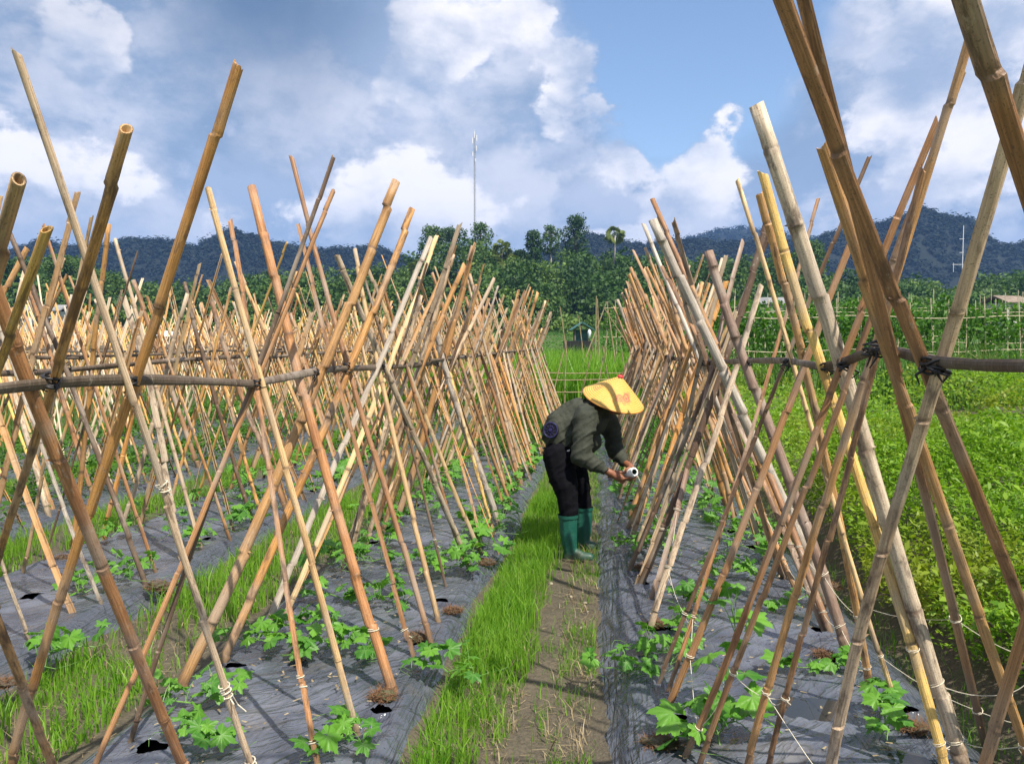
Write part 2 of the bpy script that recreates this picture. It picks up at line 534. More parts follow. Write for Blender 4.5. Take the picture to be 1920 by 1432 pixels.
def bank_z(X, T):
    return -0.02 + 0.05 * fbm(X * 3, T * 3, 7) + 0.02 * fbm(X * 14, T * 14, 8) + 0.22 * sstep(1.62, 2.0, X + 0.22 * (fbm(T * 1.2, X * 0, 9) - 0.5))
strip_mesh('field', Row(0.0, -0.022), 1.25, 26.0, 0.5, 42, 300, 260, bank_z, SOILDARK)

# ------------------------------------------------------------------ mulched beds
def make_bed(row, half, t0, t1, holes, label, dx, dt, name='mulched_bed'):
    nx = int(2 * half / dx) + 1
    nt = int((t1 - t0) / dt) + 1
    xs = np.linspace(-half, half, nx)
    ts = np.concatenate([np.arange(t0, 6.0, dt * 0.6), np.arange(6.0, t1, dt * 1.6)]) if dt < 0.03 else np.linspace(t0, t1, nt)
    nt = len(ts)
    X, T = np.meshgrid(xs, ts)
    s = row.o.x
    wob = 0.05 * (fbm(T * 0.9, X * 0, s) - 0.45) * 2
    X = X + wob * (np.abs(X) / half) ** 2 * np.sign(X)
    ax = np.abs(xs)[None, :] / half
    Z = BEDZ * (1 - sstep(0.70, 1.0, ax)) - 0.015
    Z = Z + (0.055 * (fbm(X * 2.0, T * 1.7, s + 3) - 0.45) + 0.014 * (fbm(X * 9, T * 6, s + 5) - 0.45) + 0.007 * (fbm(X * 30, T * 5, s + 9) - 0.45)) * (1 - 0.4 * sstep(0.8, 1.0, ax))
    Z = Z + 0.012 * sstep(0.78, 1.0, ax) * (fbm(X * 26, T * 2.5, s + 11) - 0.45) * 2
    P = np.stack([X, T, Z], -1)
    dead = np.zeros((nt, nx), bool)
    for hx, ht, ra, rb in holes:
        q = np.sqrt(((P[..., 0] - hx) / ra) ** 2 + ((P[..., 1] - ht) / rb) ** 2)
        th_a = np.arctan2((P[..., 1] - ht) / rb, (P[..., 0] - hx) / ra)
        ph = hx * 37 + ht * 11
        q = q * (1 + 0.16 * np.sin(3 * th_a + ph) + 0.12 * np.sin(5 * th_a + 2.3 * ph))
        lip = (q > 0.55) & (q < 1.3)
        scale = np.where(lip, 1.0 / np.maximum(q, 1e-4), 1.0)
        near = lip & (np.abs(q - 1) < 0.32)
        P[..., 0] = np.where(near, hx + (P[..., 0] - hx) * scale, P[..., 0])
        P[..., 1] = np.where(near, ht + (P[..., 1] - ht) * scale, P[..., 1])
        P[..., 2] += np.where((q < 2.2), 0.012 * np.exp(-((q - 1.05) / 0.5) ** 2), 0)
        dead |= (q < 0.68)
    idx = np.arange(nx * nt).reshape(nt, nx)
    f = np.stack([idx[:-1, :-1], idx[:-1, 1:], idx[1:, 1:], idx[1:, :-1]], -1)
    kill = dead[:-1, :-1] | dead[:-1, 1:] | dead[1:, 1:] | dead[1:, :-1]
    f = f[~kill]
    root = empty(name)
    root.matrix_world = row.M
    me = mesh_np('film', P.reshape(-1, 3), f, True)
    link('film', me, root, FILM)
    # the soil body of the bed under the film
    nb = 60
    tb = np.linspace(t0, t1, nb)
    xb = np.array([-half * 0.92, -half * 0.7, -half * 0.3, half * 0.3, half * 0.7, half * 0.92])
    XB, TB = np.meshgrid(xb, tb)
    ZB = np.where(np.abs(XB) > half * 0.8, -0.08, BEDZ - 0.085)
    ib = np.arange(6 * nb).reshape(nb, 6)
    fb = np.stack([ib[:-1, :-1], ib[:-1, 1:], ib[1:, 1:], ib[1:, :-1]], -1).reshape(-1, 4)
    link('bed_soil', mesh_np('bed_soil', np.stack([XB, TB, ZB], -1).reshape(-1, 3), fb), root, HOLEM)
    tag(root, label, 'garden bed', 'plastic mulched beds')
    return root
def hole_px(row, lst):
    r = []
    for px, py, ra in lst:
        p = row.loc(ground_at(px, py, BEDZ - 0.01))
        r.append((p.x, p.y, ra * 0.9, ra * 0.6))
    return r
hl1 = hole_px(L1, [(715, 1328, .05), (790, 1205, .045), (827, 1125, .05), (525, 1193, .055), (440, 1246, .05), (285, 1400, .07), (905, 1050, .04), (600, 1090, .05), (650, 1030, .05)])
hr1 = hole_px(R1, [(1262, 1348, .06), (1240, 1182, .05), (1575, 1240, .06), (1535, 1182, .05), (1700, 1330, .05), (1208, 1092, .04)])
hl2 = hole_px(L2, [(150, 1187, .06), (320, 1085, .06), (60, 1120, .05), (390, 1010, .05)])
def more_holes(h, t0, t1):
    for s in (-1, 1):
        t = t0
        while t < t1:
            h.append((s * random.uniform(0.36, 0.48), t, random.uniform(.035, .055), random.uniform(.03, .045)))
            t += random.uniform(0.45, 0.6)
    return h
bed_l1 = make_bed(L1, 0.70, 0.9, 16.2, more_holes(hl1, 5.6, 12), 'plastic mulched bed between the grassy foot path and a weedy furrow', 0.0135, 0.028)
bed_r1 = make_bed(R1, 0.82, 0.9, 16.0, more_holes(hr1, 5.8, 12), 'plastic mulched bed beside the open weed field, with puddles on its film', 0.0135, 0.028)
bed_l2 = make_bed(L2, 0.68, 1.5, 26.0, more_holes(hl2, 7.0, 13), 'plastic mulched bed one furrow away from the foot path', 0.028, 0.06)
bed_l3 = make_bed(L3, 0.68, 2.5, 30.0, [], 'plastic mulched bed two furrows away from the foot path', 0.05, 0.1)
bed_l4 = make_bed(L4, 0.68, 4.0, 34.0, [], 'plastic mulched bed three furrows away from the foot path', 0.06, 0.12)

# straw and soil clumps lifted out of the planting holes, parts of their bed
def straw_clump(row, bed, px, py, r):
    p = row.loc(ground_at(px, py, BEDZ))
    n = 420
    a = rng.uniform(0, 2 * math.pi, n)
    q = r * np.sqrt(rng.uniform(0, 1, n))
    base = np.stack([p.x + q * np.cos(a) * 1.2, p.y + q * np.sin(a), BEDZ - 0.005 + 0.4 * r * (1 - (q / r) ** 2) * rng.uniform(0.3, 1, n)], -1)
    b = rng.uniform(0, 2 * math.pi, n)
    d = np.stack([np.cos(b), np.sin(b), rng.uniform(-0.3, 0.6, n)], -1) * rng.uniform(0.02, 0.055, n)[:, None]
    s = np.stack([-np.sin(b), np.cos(b), np.zeros(n)], -1) * 0.0018
    v = np.concatenate([base - s, base + s, base + d], 0)
    i = np.arange(n)
    o = link('straw_clump', mesh_np('straw_clump', v, np.stack([i, i + n, i + 2 * n], -1)), bed, STRAW)
    bm = bmesh.new()
    bmesh.ops.create_icosphere(bm, subdivisions=3, radius=1)
    for vv in bm.verts:
        k = 1 + 0.9 * (float(fbm(vv.co.x * 4 + px, vv.co.y * 4 + vv.co.z * 3)) - 0.5) * 2
        vv.co = Vector((vv.co.x * r * 1.1 * k, vv.co.y * r * 0.9 * k, max(vv.co.z, -0.3) * r * 0.36 * k))
        vv.co += Vector((p.x, p.y, BEDZ - 0.005))
    link('soil_clump', bm_mesh('soil_clump', bm, True), bed, SOILDARK)
for a in ((718, 1302, .05), (850, 1143, .045), (912, 1054, .05), (783, 1192, .05), (560, 1222, .03)):
    straw_clump(L1, bed_l1, *a)
for a in ((1240, 1392, .06), (1230, 1168, .045), (1205, 1062, .05), (1545, 1225, .04), (1715, 1362, .05), (1560, 1100, .05)):
    straw_clump(R1, bed_r1, *a)
for a in ((300, 1098, .08), (120, 1045, .06), (10, 1280, .05)):
    straw_clump(L2, bed_l2, *a)

# puddles on the film
mw, tw, bw, ow = material('puddle_water', 0.02)
tw.put(bw.inputs['Base Color'], (0.035, 0.036, 0.034))
bw.inputs['Specular IOR Level'].default_value = 0.9
bw.inputs['IOR'].default_value = 1.33
def puddle(row, px, py, ra, rb, lab):
    p = row.loc(ground_at(px, py, BEDZ))
    bm = bmesh.new()
    n = 48
    vs = []
    for k in range(n):
        a = 2 * math.pi * k / n
        q = 1 + 0.55 * (float(fbm(np.float64(math.cos(a) * 1.4 + px), np.float64(math.sin(a) * 1.4))) - 0.45)
        vs.append(bm.verts.new((p.x + ra * q * math.cos(a), p.y + rb * q * math.sin(a), BEDZ - 0.0135)))
    bm.faces.new(vs)
    o = link('puddle', bm_mesh('puddle', bm), None, mw)
    o.matrix_world = row.M
    tag(o, lab, 'puddle', kind='stuff')
puddle(R1, 1520, 1322, 0.20, 0.10, 'shallow rain puddle mirroring bamboo stakes on the plastic film')
puddle(R1, 1665, 1418, 0.17, 0.11, 'rain puddle under leafy sprigs on the plastic film edge')

# ------------------------------------------------------------------ bamboo stakes
def stake_mesh(name, kind, seed, L=2.6, R=0.02, coarse=False):
    r = random.Random(seed)
    sides = 12
    nb = 0.065 if kind == 'culm' else 0.03
    prof = []
    if kind == 'culm':
        prof = [(math.cos(2 * math.pi * k / sides), math.sin(2 * math.pi * k / sides), 0) for k in range(sides)]
    else:
        # a split culm: outer arc and a shallow concave inner face
        arc = math.radians(r.uniform(62, 88))
        n = 8
        off = math.cos(arc) * 0.62
        for k in range(n):
            a = -arc + 2 * arc * k / (n - 1)
            prof.append((math.sin(a), math.cos(a) - off, 0))
        th = r.uniform(0.30, 0.42)
        for k in range(4):
            a = arc * (0.93 - 1.86 * k / 3)
            prof.append(((1 - th * 0.35) * math.sin(a), math.cos(a) * (1 - th) - off * (1 - th * 0.3) - 0.02, 1))
        wmax = max(abs(p[0]) for p in prof)
        prof = [(p[0] / wmax, p[1] / wmax, p[2]) for p in prof]
    ns = len(prof)
    rings = [(-0.08, 1.0, 0)]
    z = r.uniform(0.05, 0.2)
    kinks = []
    while z < L - 0.1:
        for dz, s, nd in ((-0.03, 1.0, 0), (-0.006, 1.0 + nb, 0.45), (0.0, 1.01 + nb, 1), (0.005, 1.0, 1), (0.014, 1.0 + nb * .7, 0.2), (0.045, 0.99, 0)):
            rings.append((z + dz, s, nd))
        kinks.append(z)
        z += r.uniform(0.22, 0.36) if kind == 'culm' else r.uniform(0.26, 0.52)
    rings.append((L, 1.0, 0))
    verts, faces, cols = [], [], []
    ph1, ph2 = r.uniform(0, 6), r.uniform(0, 6)
    amp = r.uniform(0.006, 0.024)
    jit = {round(k, 3): (r.uniform(-0.008, 0.008), r.uniform(-0.008, 0.008)) for k in kinks}
    cx = cy = 0.0
    centre = []
    slant = r.uniform(-1.2, 1.2)
    for i, (zz, s, nd) in enumerate(rings):
        if round(zz, 3) in jit:
            cx += jit[round(zz, 3)][0]
            cy += jit[round(zz, 3)][1]
        taper = 1.04 - 0.14 * zz / L
        bx = cx + amp * math.sin(zz * 1.7 + ph1)
        by = cy + amp * math.sin(zz * 1.3 + ph2)
        centre.append((zz, bx, by))
        for x, y, inner in prof:
            rough = 1 + (0.03 * r.uniform(-1, 1) if kind != 'culm' else 0)
            e = 0.0
            if i == len(rings) - 1:
                e = slant * 0.6 * x * R + (r.uniform(-0.008, 0.008) if kind != 'culm' else 0)
            sc = s if not inner else 1 + (1 - s) * 0.4
            verts.append((bx + x * R * sc * taper * rough, by + y * R * sc * taper * rough, zz + e))
            cols.append((nd, inner, 0, 1))
    for i in range(len(rings) - 1):
        for k in range(ns):
            a, b = i * ns + k, i * ns + (k + 1) % ns
            faces.append((a, b, b + ns, a + ns))
    me = bpy.data.meshes.new(name)
    if kind == 'culm':       # hollow cut end
        lip = len(verts)
        last = (len(rings) - 1) * ns
        c = Vector((bx, by, L))
        for k in range(ns):
            v = Vector(verts[last + k])
            q = c + (v - c) * 0.62
            q.z = v.z
            verts.append(tuple(q)); cols.append((0, 1, 0, 1))
        for k in range(ns):
            verts.append((verts[lip + k][0], verts[lip + k][1], L - 0.09)); cols.append((1, 1, 0, 1))
        for k in range(ns):
            k2 = (k + 1) % ns
            faces.append((last + k, last + k2, lip + k2, lip + k))
            faces.append((lip + k, lip + k2, lip + ns + k2, lip + ns + k))
        faces.append(tuple(lip + ns + k for k in range(ns)))
    else:
        faces.append(tuple((len(rings) - 1) * ns + k for k in range(ns)))
    for zk in (kinks if kind == 'culm' else kinks[::2]):      # snapped branch stubs at the nodes
        if r.random() < 0.55:
            i = min(range(len(centre)), key=lambda q: abs(centre[q][0] - zk))
            k = r.randrange(ns if kind == 'culm' else 8)
            a0 = Vector(verts[i * ns + k]); c0 = Vector((centre[i][1], centre[i][2], zk))
            dd = (a0 - c0); dd.z = 0
            if dd.length < 1e-4: continue
            dd.normalize()
            tip = a0 + dd * r.uniform(0.008, 0.02) + Vector((0, 0, r.uniform(.006, .018)))
            sd2 = Vector((-dd.y, dd.x, 0)) * 0.006
            b0 = len(verts)
            for q in (a0 - sd2 - dd * .006, a0 + sd2 - dd * .006, a0 + Vector((0, 0, .014)) - dd * .006, tip):
                verts.append(tuple(q)); cols.append((0.5, 0, 0, 1))
            faces += [(b0, b0 + 1, b0 + 3), (b0 + 1, b0 + 2, b0 + 3), (b0 + 2, b0, b0 + 3)]
    me.from_pydata(verts, [], faces)
    at = me.color_attributes.new('part', 'FLOAT_COLOR', 'POINT')
    at.data.foreach_set('color', np.array(cols, dtype=np.float32).ravel())
    if kind == 'culm':
        me.polygons.foreach_set('use_smooth', np.ones(len(me.polygons), dtype=bool))
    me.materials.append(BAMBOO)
    CENTRE[me.name] = centre
    return me
CENTRE = {}
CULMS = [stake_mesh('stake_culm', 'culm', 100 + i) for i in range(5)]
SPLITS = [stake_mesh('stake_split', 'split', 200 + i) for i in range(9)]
PAL = {k: tuple(min(.8, x * 1.52) for x in c) for k, c in {'tan': (0.43, 0.235, 0.09), 'orange': (0.46, 0.24, 0.075), 'straw': (0.50, 0.34, 0.165), 'brown': (0.30, 0.155, 0.068), 'dark': (0.12, 0.075, 0.048),
       'grey': (0.33, 0.29, 0.24), 'purple': (0.23, 0.15, 0.11), 'yellow': (0.56, 0.34, 0.10), 'pale': (0.50, 0.39, 0.27), 'red': (0.27, 0.135, 0.06)}.items()}
PALW = ['tan'] * 6 + ['orange'] * 6 + ['straw'] * 5 + ['brown'] * 5 + ['dark'] * 2 + ['grey'] * 2 + ['pale'] * 5 + ['red'] + ['yellow'] * 2
def put_stake(root, row, foot, top, rad, kind, col, roll=None):
    foot, top = Vector(foot), Vector(top)
    d = top - foot
    L = d.length
    me = random.choice(CULMS if kind == 'c' else SPLITS)
    o = link('stake', me, root)
    q = d.to_track_quat('Z', 'Y')
    if roll is None:
        roll = random.uniform(0, 2 * math.pi)
    k = rad / 0.02
    o.rotation_mode = 'QUATERNION'
    o.rotation_quaternion = q @ Quaternion((0, 0, 1), roll)
    o.location = foot
    o.scale = (k, k, L / 2.6)
    c = PAL[col]
    j = random.uniform(0.72, 1.18)
    h = random.uniform(-0.07, 0.07)
    o.color = (c[0] * j * (1 + h), c[1] * j, c[2] * j * (1 - h), 1)
    return o
def view_roll(row, foot, top, flat=0.0):
    """Roll that turns the split's rounded back (+Y of its profile) towards the camera's side of the row, turned by flat."""
    d = (Vector(top) - Vector(foot)).normalized()
    q = d.to_track_quat('Z', 'Y')
    cam_l = row.loc(CAM)
    v = (cam_l - Vector(foot))
    v = (v - d * v.dot(d)).normalized()
    lv = q.inverted() @ v
    return math.atan2(lv.y, lv.x) - math.pi / 2 + flat

def manual_stakes(root, row, lst):
    rec = []
    for e in lst:
        fx, fy, rx, ry, ty, rad, kind, col = e
        foot = row.loc(ground_at(fx, fy, BEDZ - 0.02))
        rail = row.plane(rx, ry)
        d = (rail - foot)
        lo, hi = 0.3, 6.0
        for _ in range(40):
            mid = (lo + hi) / 2
            p = row.M @ (foot + d * mid)
            if p.y < 0.1 or px_of(p)[1] < ty:
                hi = mid
            else:
                lo = mid
        top = foot + d * lo
        ob = put_stake(root, row, foot - d.normalized() * 0.04, top, rad, kind, col, view_roll(row, foot, top, random.uniform(-0.9, 0.9)) if kind == 's' else None)
        rec.append((foot, top, rad, ob))
    return rec
PALR = ['tan'] * 5 + ['orange'] * 3 + ['straw'] * 3 + ['brown'] * 6 + ['dark'] * 3 + ['grey'] * 3 + ['purple'] * 2 + ['pale'] * 4 + ['red'] * 4
def auto_stakes(root, row, half, sides, t1, step, ztop=(1.95, 2.5), rads=(0.011, 0.021), thick=0.18, pal=PALW):
    for s, t0 in sides:
        t = t0
        while t < t1:
            foot = Vector((s * half * random.uniform(0.62, 0.86), t, BEDZ - 0.06))
            c = Vector((random.gauss(0, 0.035), t + random.gauss(0, 0.13), 1.52 + random.gauss(0, 0.04)))
            zt = random.uniform(*ztop) if random.random() > 0.12 else random.uniform(1.7, 1.9)
            d = c - foot
            top = foot + d * ((zt - foot.z) / d.z)
            r = random.uniform(*rads)
            if random.random() < thick:
                r *= 1.45
            kind = 'c' if random.random() < 0.3 else 's'
            put_stake(root, row, foot, top, r, kind, random.choice(pal))
            t += step * random.uniform(0.55, 1.45)
def rail_part(root, pts, height=0.036, thick=0.011, col=(0.135, 0.105, 0.075)):
    """A flat split-bamboo rail through row-local points."""
    bm = bmesh.new()
    rings = []
    P = []
    for a, b in zip(pts, pts[1:]):
        n = max(2, int((Vector(b) - Vector(a)).length / 0.12))
        P += [Vector(a).lerp(Vector(b), k / n) for k in range(n)]
    P.append(Vector(pts[-1]))
    sm = [P[0]] + [(P[i - 1] + P[i] * 2 + P[i + 1]) / 4 for i in range(1, len(P) - 1)] + [P[-1]]
    sm = [sm[0]] + [(sm[i - 1] + sm[i] * 2 + sm[i + 1]) / 4 for i in range(1, len(sm) - 1)] + [sm[-1]]
    lay = bm.verts.layers.float_color.new('part')
    off = random.uniform(0, 9)
    for i, p in enumerate(sm):
        d = (sm[min(i + 1, len(sm) - 1)] - sm[max(i - 1, 0)]).normalized()
        side = d.cross(Vector((0, 0, 1))).normalized()
        tilt = 0.25 * math.sin(i * 0.3 + off)
        up = (Vector((0, 0, 1)) + side * tilt).normalized()
        nd = 1.0 if (i + int(off)) % 5 == 0 else 0.0
        h = height * (0.5 + 0.05 * nd) * (1 + 0.12 * math.sin(i * 0.9 + off))
        ring = []
        for a, b, inn in ((-1, -1, 1), (0.2, -1.0, 0), (1, -0.55, 0), (1.25, 0, 0), (1, 0.55, 0), (0.2, 1, 0), (-1, 1, 1)):
            v = bm.verts.new(p + side * (a * thick * 0.5) + up * (b * h))
            v[lay] = (nd, inn * 0.4, 0, 1)
            ring.append(v)
        rings.append(ring)
    for a, b in zip(rings, rings[1:]):
        for k in range(7):
            bm.faces.new((a[k], a[(k + 1) % 7], b[(k + 1) % 7], b[k]))
    bm.faces.new(rings[0][::-1]); bm.faces.new(rings[-1])
    o = link('rail', bm_mesh('rail', bm), root, BAMBOO)
    o.color = (*col, 1)
    return o
def tie_part(root, p, mat=RUBBER, r=0.04, name='tie', tails=True):
    bm = bmesh.new()
    for k in range(3):
        n = Vector((random.uniform(-0.5, 0.5), random.uniform(-0.6, 0.6), 1)).normalized()
        a = n.orthogonal().normalized()
        b = n.cross(a)
        c = Vector(p) + Vector((0, 0, random.uniform(-0.016, 0.016)))
        pts = [c + (a * math.cos(2 * math.pi * i / 12) * r * 0.75 + b * math.sin(2 * math.pi * i / 12) * r) * random.uniform(0.88, 1.1) for i in range(13)]
        add_tube(bm, pts, 0.004, 4)
    if tails:
        for k in range(2):
            e = Vector(p) + Vector((random.uniform(-0.03, 0.03), random.uniform(-0.04, 0.04), -random.uniform(0.02, 0.06)))
            m = Vector(p).lerp(e, 0.5) + Vector((random.uniform(-0.03, 0.03), random.uniform(-0.03, 0.03), 0))
            add_tube(bm, [Vector(p), m, e], [0.005, 0.004, 0.002], 4)
    return link(name, bm_mesh(name, bm, True), root, mat)

# --- the trellis along the bed beside the path (left of it)
tr_l1 = empty('bamboo_trellis')
tr_l1.matrix_world = L1.M
tag(tr_l1, 'crossed bamboo stake trellis on the bed edged by the grassy foot path', 'trellis', 'rows of crossed bamboo trellis')
rec_l1 = manual_stakes(tr_l1, L1, [
    (490, 1475, 226, 705, 100, .013, 's', 'pale'), (348, 1450, 66, 728, 420, .017, 's', 'brown'), (600, 1440, 478, 700, 412, .012, 's', 'brown'),
    (740, 1300, 573, 697, 355, .022, 'c', 'brown'), (668, 1370, 482, 700, 350, .015, 's', 'straw'), (771, 1230, 632, 692, 420, .016, 's', 'brown'),
    (802, 1206, 660, 690, 290, .014, 's', 'red'), (819, 1166, 712, 688, 470, .015, 'c', 'straw'), (836, 1096, 728, 687, 520, .009, 's', 'dark'),
    (865, 1052, 760, 686, 545, .012, 's', 'brown'), (881, 1066, 718, 688, 480, .021, 's', 'pale'), (905, 1039, 762, 685, 505, .017, 's', 'straw'),
    (20, 1455, 250, 700, 115, .0155, 's', 'orange'), (-60, 1255, 97, 710, 240, .0125, 'c', 'orange'), (-250, 1280, -72, 720, 347, .0125, 'c', 'straw'),
    (-200, 1210, -28, 715, 418, .0095, 'c', 'yellow'), (340, 1290, 598, 695, 342, .024, 'c', 'tan'), (424, 1240, 652, 690, 390, .021, 'c', 'orange'),
    (250, 1392, 479, 700, 292, .012, 's', 'dark'), (172, 1436, 484, 698, 356, .011, 's', 'brown'), (497, 1192, 703, 688, 448, .020, 's', 'grey'),
    (118, 1465, -190, 740, 300, .014, 's', 'tan'), (536, 1160, 722, 688, 440, .016, 's', 'straw'), (560, 1110, 752, 686, 480, .017, 's', 'tan'),
    (640, 1040, 790, 684, 495, .02, 'c', 'tan'), (700, 985, 846, 680, 520, .019, 's', 'pale')])
auto_stakes(tr_l1, L1, 0.66, ((1, 5.55), (-1, 4.9)), 15.8, 0.225, (1.9, 2.45), (0.011, 0.02))
prail = [L1.plane(*q) for q in ((-260, 742), (-120, 738), (0, 731), (90, 716), (240, 711), (330, 712), (475, 719))]
rail_part(tr_l1, [tuple(p) for p in prail], 0.030)
prail = [L1.plane(*q) for q in ((462, 720), (520, 711), (590, 696), (640, 690))]
rail_part(tr_l1, [tuple(p) for p in prail], 0.032)
prail = [L1.plane(*q) for q in ((625, 692), (700, 689), (760, 686), (818, 681))]
rail_part(tr_l1, [tuple(p) for p in prail], 0.034, 0.02)
t = L1.plane(818, 681).y
rail_part(tr_l1, [(0.02, t - 0.3, 1.5), (0, t + 2, 1.5), (0.02, t + 5, 1.51), (0, 16.2, 1.5)], 0.028, 0.02)
for q in ((95, 716), (243, 711), (478, 716), (590, 696), (650, 690), (715, 688), (818, 681)):
    tie_part(tr_l1, L1.plane(*q), RUBBER, 0.025)
for k in range(14):
    tie_part(tr_l1, (0, 6.6 + k * 0.66, 1.5), RUBBER, 0.028)

# --- the trellis on the bed beside the weed field
tr_r1 = empty('bamboo_trellis')
tr_r1.matrix_world = R1.M
tag(tr_r1, 'crossed bamboo stake trellis that the worker in the cone hat is tying', 'trellis', 'rows of crossed bamboo trellis')
rec_r1 = manual_stakes(tr_r1, R1, [
    (1560, 1500, 1754, 690, -40, .021, 's', 'pale'), (1440, 1455, 1637, 655, 315, .012, 's', 'brown'), (1400, 1455, 1622, 690, 60, .0125, 's', 'tan'),
    (1313, 1440, 1592, 685, 130, .013, 's', 'brown'), (1275, 1420, 1578, 692, 230, .013, 's', 'brown'), (1700, 1900, 2080, 690, 60, .012, 's', 'brown'),
    (1230, 1285, 1472, 690, 295, .012, 's', 'dark'), (1240, 1345, 1502, 690, 400, .014, 's', 'brown'), (1222, 1182, 1372, 690, 535, .022, 's', 'pale'),
    (1205, 1092, 1345, 690, 400, .022, 's', 'dark'), (1212, 1120, 1335, 690, 455, .022, 's', 'purple'), (1185, 1010, 1290, 690, 520, .017, 's', 'tan'),
    (1250, 1300, 1440, 690, 372, .010, 's', 'brown'),
    (2250, 1500, 2015, 690, -60, .0155, 's', 'red'), (2010, 1400, 1738, 680, -60, .018, 's', 'red'), (1842, 1372, 1672, 690, -60, .016, 's', 'brown'),
    (1935, 1440, 1684, 690, 275, .016, 's', 'tan'), (1815, 1450, 1572, 682, 195, .026, 'c', 'pale'), (1765, 1460, 1548, 690, 320, .018, 's', 'yellow'),
    (1635, 1292, 1497, 680, 365, .016, 's', 'tan'), (1692, 1347, 1482, 676, 340, .010, 'c', 'straw'), (1590, 1238, 1402, 682, 470, .026, 'c', 'purple'),
    (1555, 1185, 1352, 692, 370, .019, 'c', 'red'), (1540, 1178, 1330, 690, 495, .02, 's', 'brown'), (1480, 1085, 1314, 686, 420, .018, 'c', 'grey'),
    (1500, 1110, 1300, 690, 500, .018, 's', 'tan'), (1470, 1060, 1290, 688, 470, .016, 's', 'brown')])
auto_stakes(tr_r1, R1, 0.68, ((1, 4.6), (-1, 4.9)), 15.6, 0.205, (1.95, 2.55), (0.012, 0.022), pal=PALR)
for q in (((1300, 684), (1320, 681), (1400, 676), (1480, 676), (1552, 690)), ((1535, 690), (1590, 680), (1635, 651), (1690, 660), (1760, 682)), ((1735, 676), (1830, 686), (1920, 685), (2200, 690))):
    rail_part(tr_r1, [tuple(R1.plane(*p)) for p in q], 0.027, 0.009, col=(0.105, 0.08, 0.055))
t = R1.plane(1300, 684).y
rail_part(tr_r1, [(0.02, t + 0.3, 1.48), (0, t + 3, 1.49), (0.02, t + 6, 1.5), (0, 16.0, 1.5)], 0.028, 0.02, (0.08, 0.06, 0.045))
for q in ((1320, 681), (1352, 680), (1402, 678), (1480, 676), (1548, 690), (1585, 686), (1635, 652), (1648, 652), (1745, 684), (1760, 688)):
    tie_part(tr_r1, R1.plane(*q), RUBBER, 0.025)
for k in range(15):
    tie_part(tr_r1, (0, 5.7 + k * 0.64, 1.49), RUBBER, 0.028)

# --- two more rows with their own stakes, then the mass of stakes beyond
for row, t0, t1, lab in ((L2, 1.9, 21, 'crossed bamboo stake trellis one furrow over, its rail tied with pale green string'),
                         (L3, 3.2, 24, 'crossed bamboo stake trellis two furrows over from the foot path')):
    tr = empty('bamboo_trellis')
    tr.matrix_world = row.M
    tag(tr, lab, 'trellis', 'rows of crossed bamboo trellis')
    auto_stakes(tr, row, 0.64, ((1, t0), (-1, t0)), t1, 0.27, (1.95, 2.6), (0.012, 0.022))
    for a, b in ((t0 - 0.8, 7.5), (7.2, 12.5), (12.2, t1)):
        rail_part(tr, [(random.uniform(-.03, .03), a + (b - a) * k / 4, 1.49 + random.uniform(-.03, .03)) for k in range(5)], 0.034, 0.022)
    for k in range(16):
        tie_part(tr, (0, t0 + 0.2 + k * 0.8, 1.49), TEALTIE if row is L2 and k % 2 == 0 else RUBBER, 0.036)

def stake_field(name, label):
    v, f, cl = [], [], []
    base = np.array([(1, 0), (0.31, 0.95), (-0.81, 0.59), (-0.81, -0.59), (0.31, -0.95)])
    n = 0
    r = random.Random(5)
    for k in range(3, 26):
        row = Row(-3.42 - 2.04 * (k - 1))
        ta, tb, step = 3.5 + k * 0.9, 52, 0.36
        if k > 12:
            step = 0.6
        for s in (-1, 1):
            t = ta
            while t < tb:
                step2 = step * (1 + t / 60)
                foot = Vector((s * r.uniform(0.38, 0.56), t, 0))
                c = Vector((r.gauss(0, 0.04), t + r.gauss(0, 0.14), 1.5 + r.gauss(0, 0.05)))
                d = c - foot
                top = foot + d * (r.uniform(1.9, 2.6) / d.z)
                P, Q = row.M @ foot, row.M @ top
                x = CXP + F * Q.x / max(Q.y, 0.1)
                t += step2 * r.uniform(0.5, 1.5)
                if x < -160 or Q.y < 1:
                    continue
                rad = r.uniform(0.013, 0.024)
                col = PAL[r.choice(PALW)]
                j = r.uniform(0.85, 1.25)
                kk = Vector((r.uniform(-.03, .03), r.uniform(-.03, .03), 0))
                for p, s3 in ((P, 1.0), (P.lerp(Q, 0.5) + kk, 0.95), (Q, 0.85)):
                    for bx, by in base:
                        v.append((p.x + bx * rad * s3, p.y + by * rad * s3, p.z))
                        cl.append((col[0] * j, col[1] * j, col[2] * j, 1))
                for a in (0, 5):
                    for m in range(5):
                        f.append((n + a + m, n + a + (m + 1) % 5, n + a + 5 + (m + 1) % 5, n + a + 5 + m))
                f_top = (n + 10, n + 11, n + 12, n + 13)
                f.append(f_top)
                n += 15
    me = mesh_np(name, v, f)
    at = me.color_attributes.new('part', 'FLOAT_COLOR', 'POINT')
    at.data.foreach_set('color', np.array(cl, dtype=np.float32).ravel())
    o = link(name, me, None, WOODFAR)
    tag(o, label, 'stakes', kind='stuff')
stake_field('bamboo_stakes', 'far field bristling with crossed bamboo stakes in front of the forest')
for k in range(3, 9):
    row = Row(-3.42 - 2.04 * (k - 1))
    bm = bmesh.new()
    pts = [(random.uniform(-.04, .04), 4 + k * 0.9 + q * 3.2, 1.5 + random.uniform(-.04, .04)) for q in range(14)]
    add_tube(bm, pts, 0.018, 5)
    o = link('rail_pole', bm_mesh('rail_pole', bm), None, BAMBOO)
    o.color = (0.16, 0.13, 0.10, 1)
    o.matrix_world = row.M
    tag(o, 'long dark bamboo rail threaded through the far crossed stakes', 'rail', 'far trellis rails')

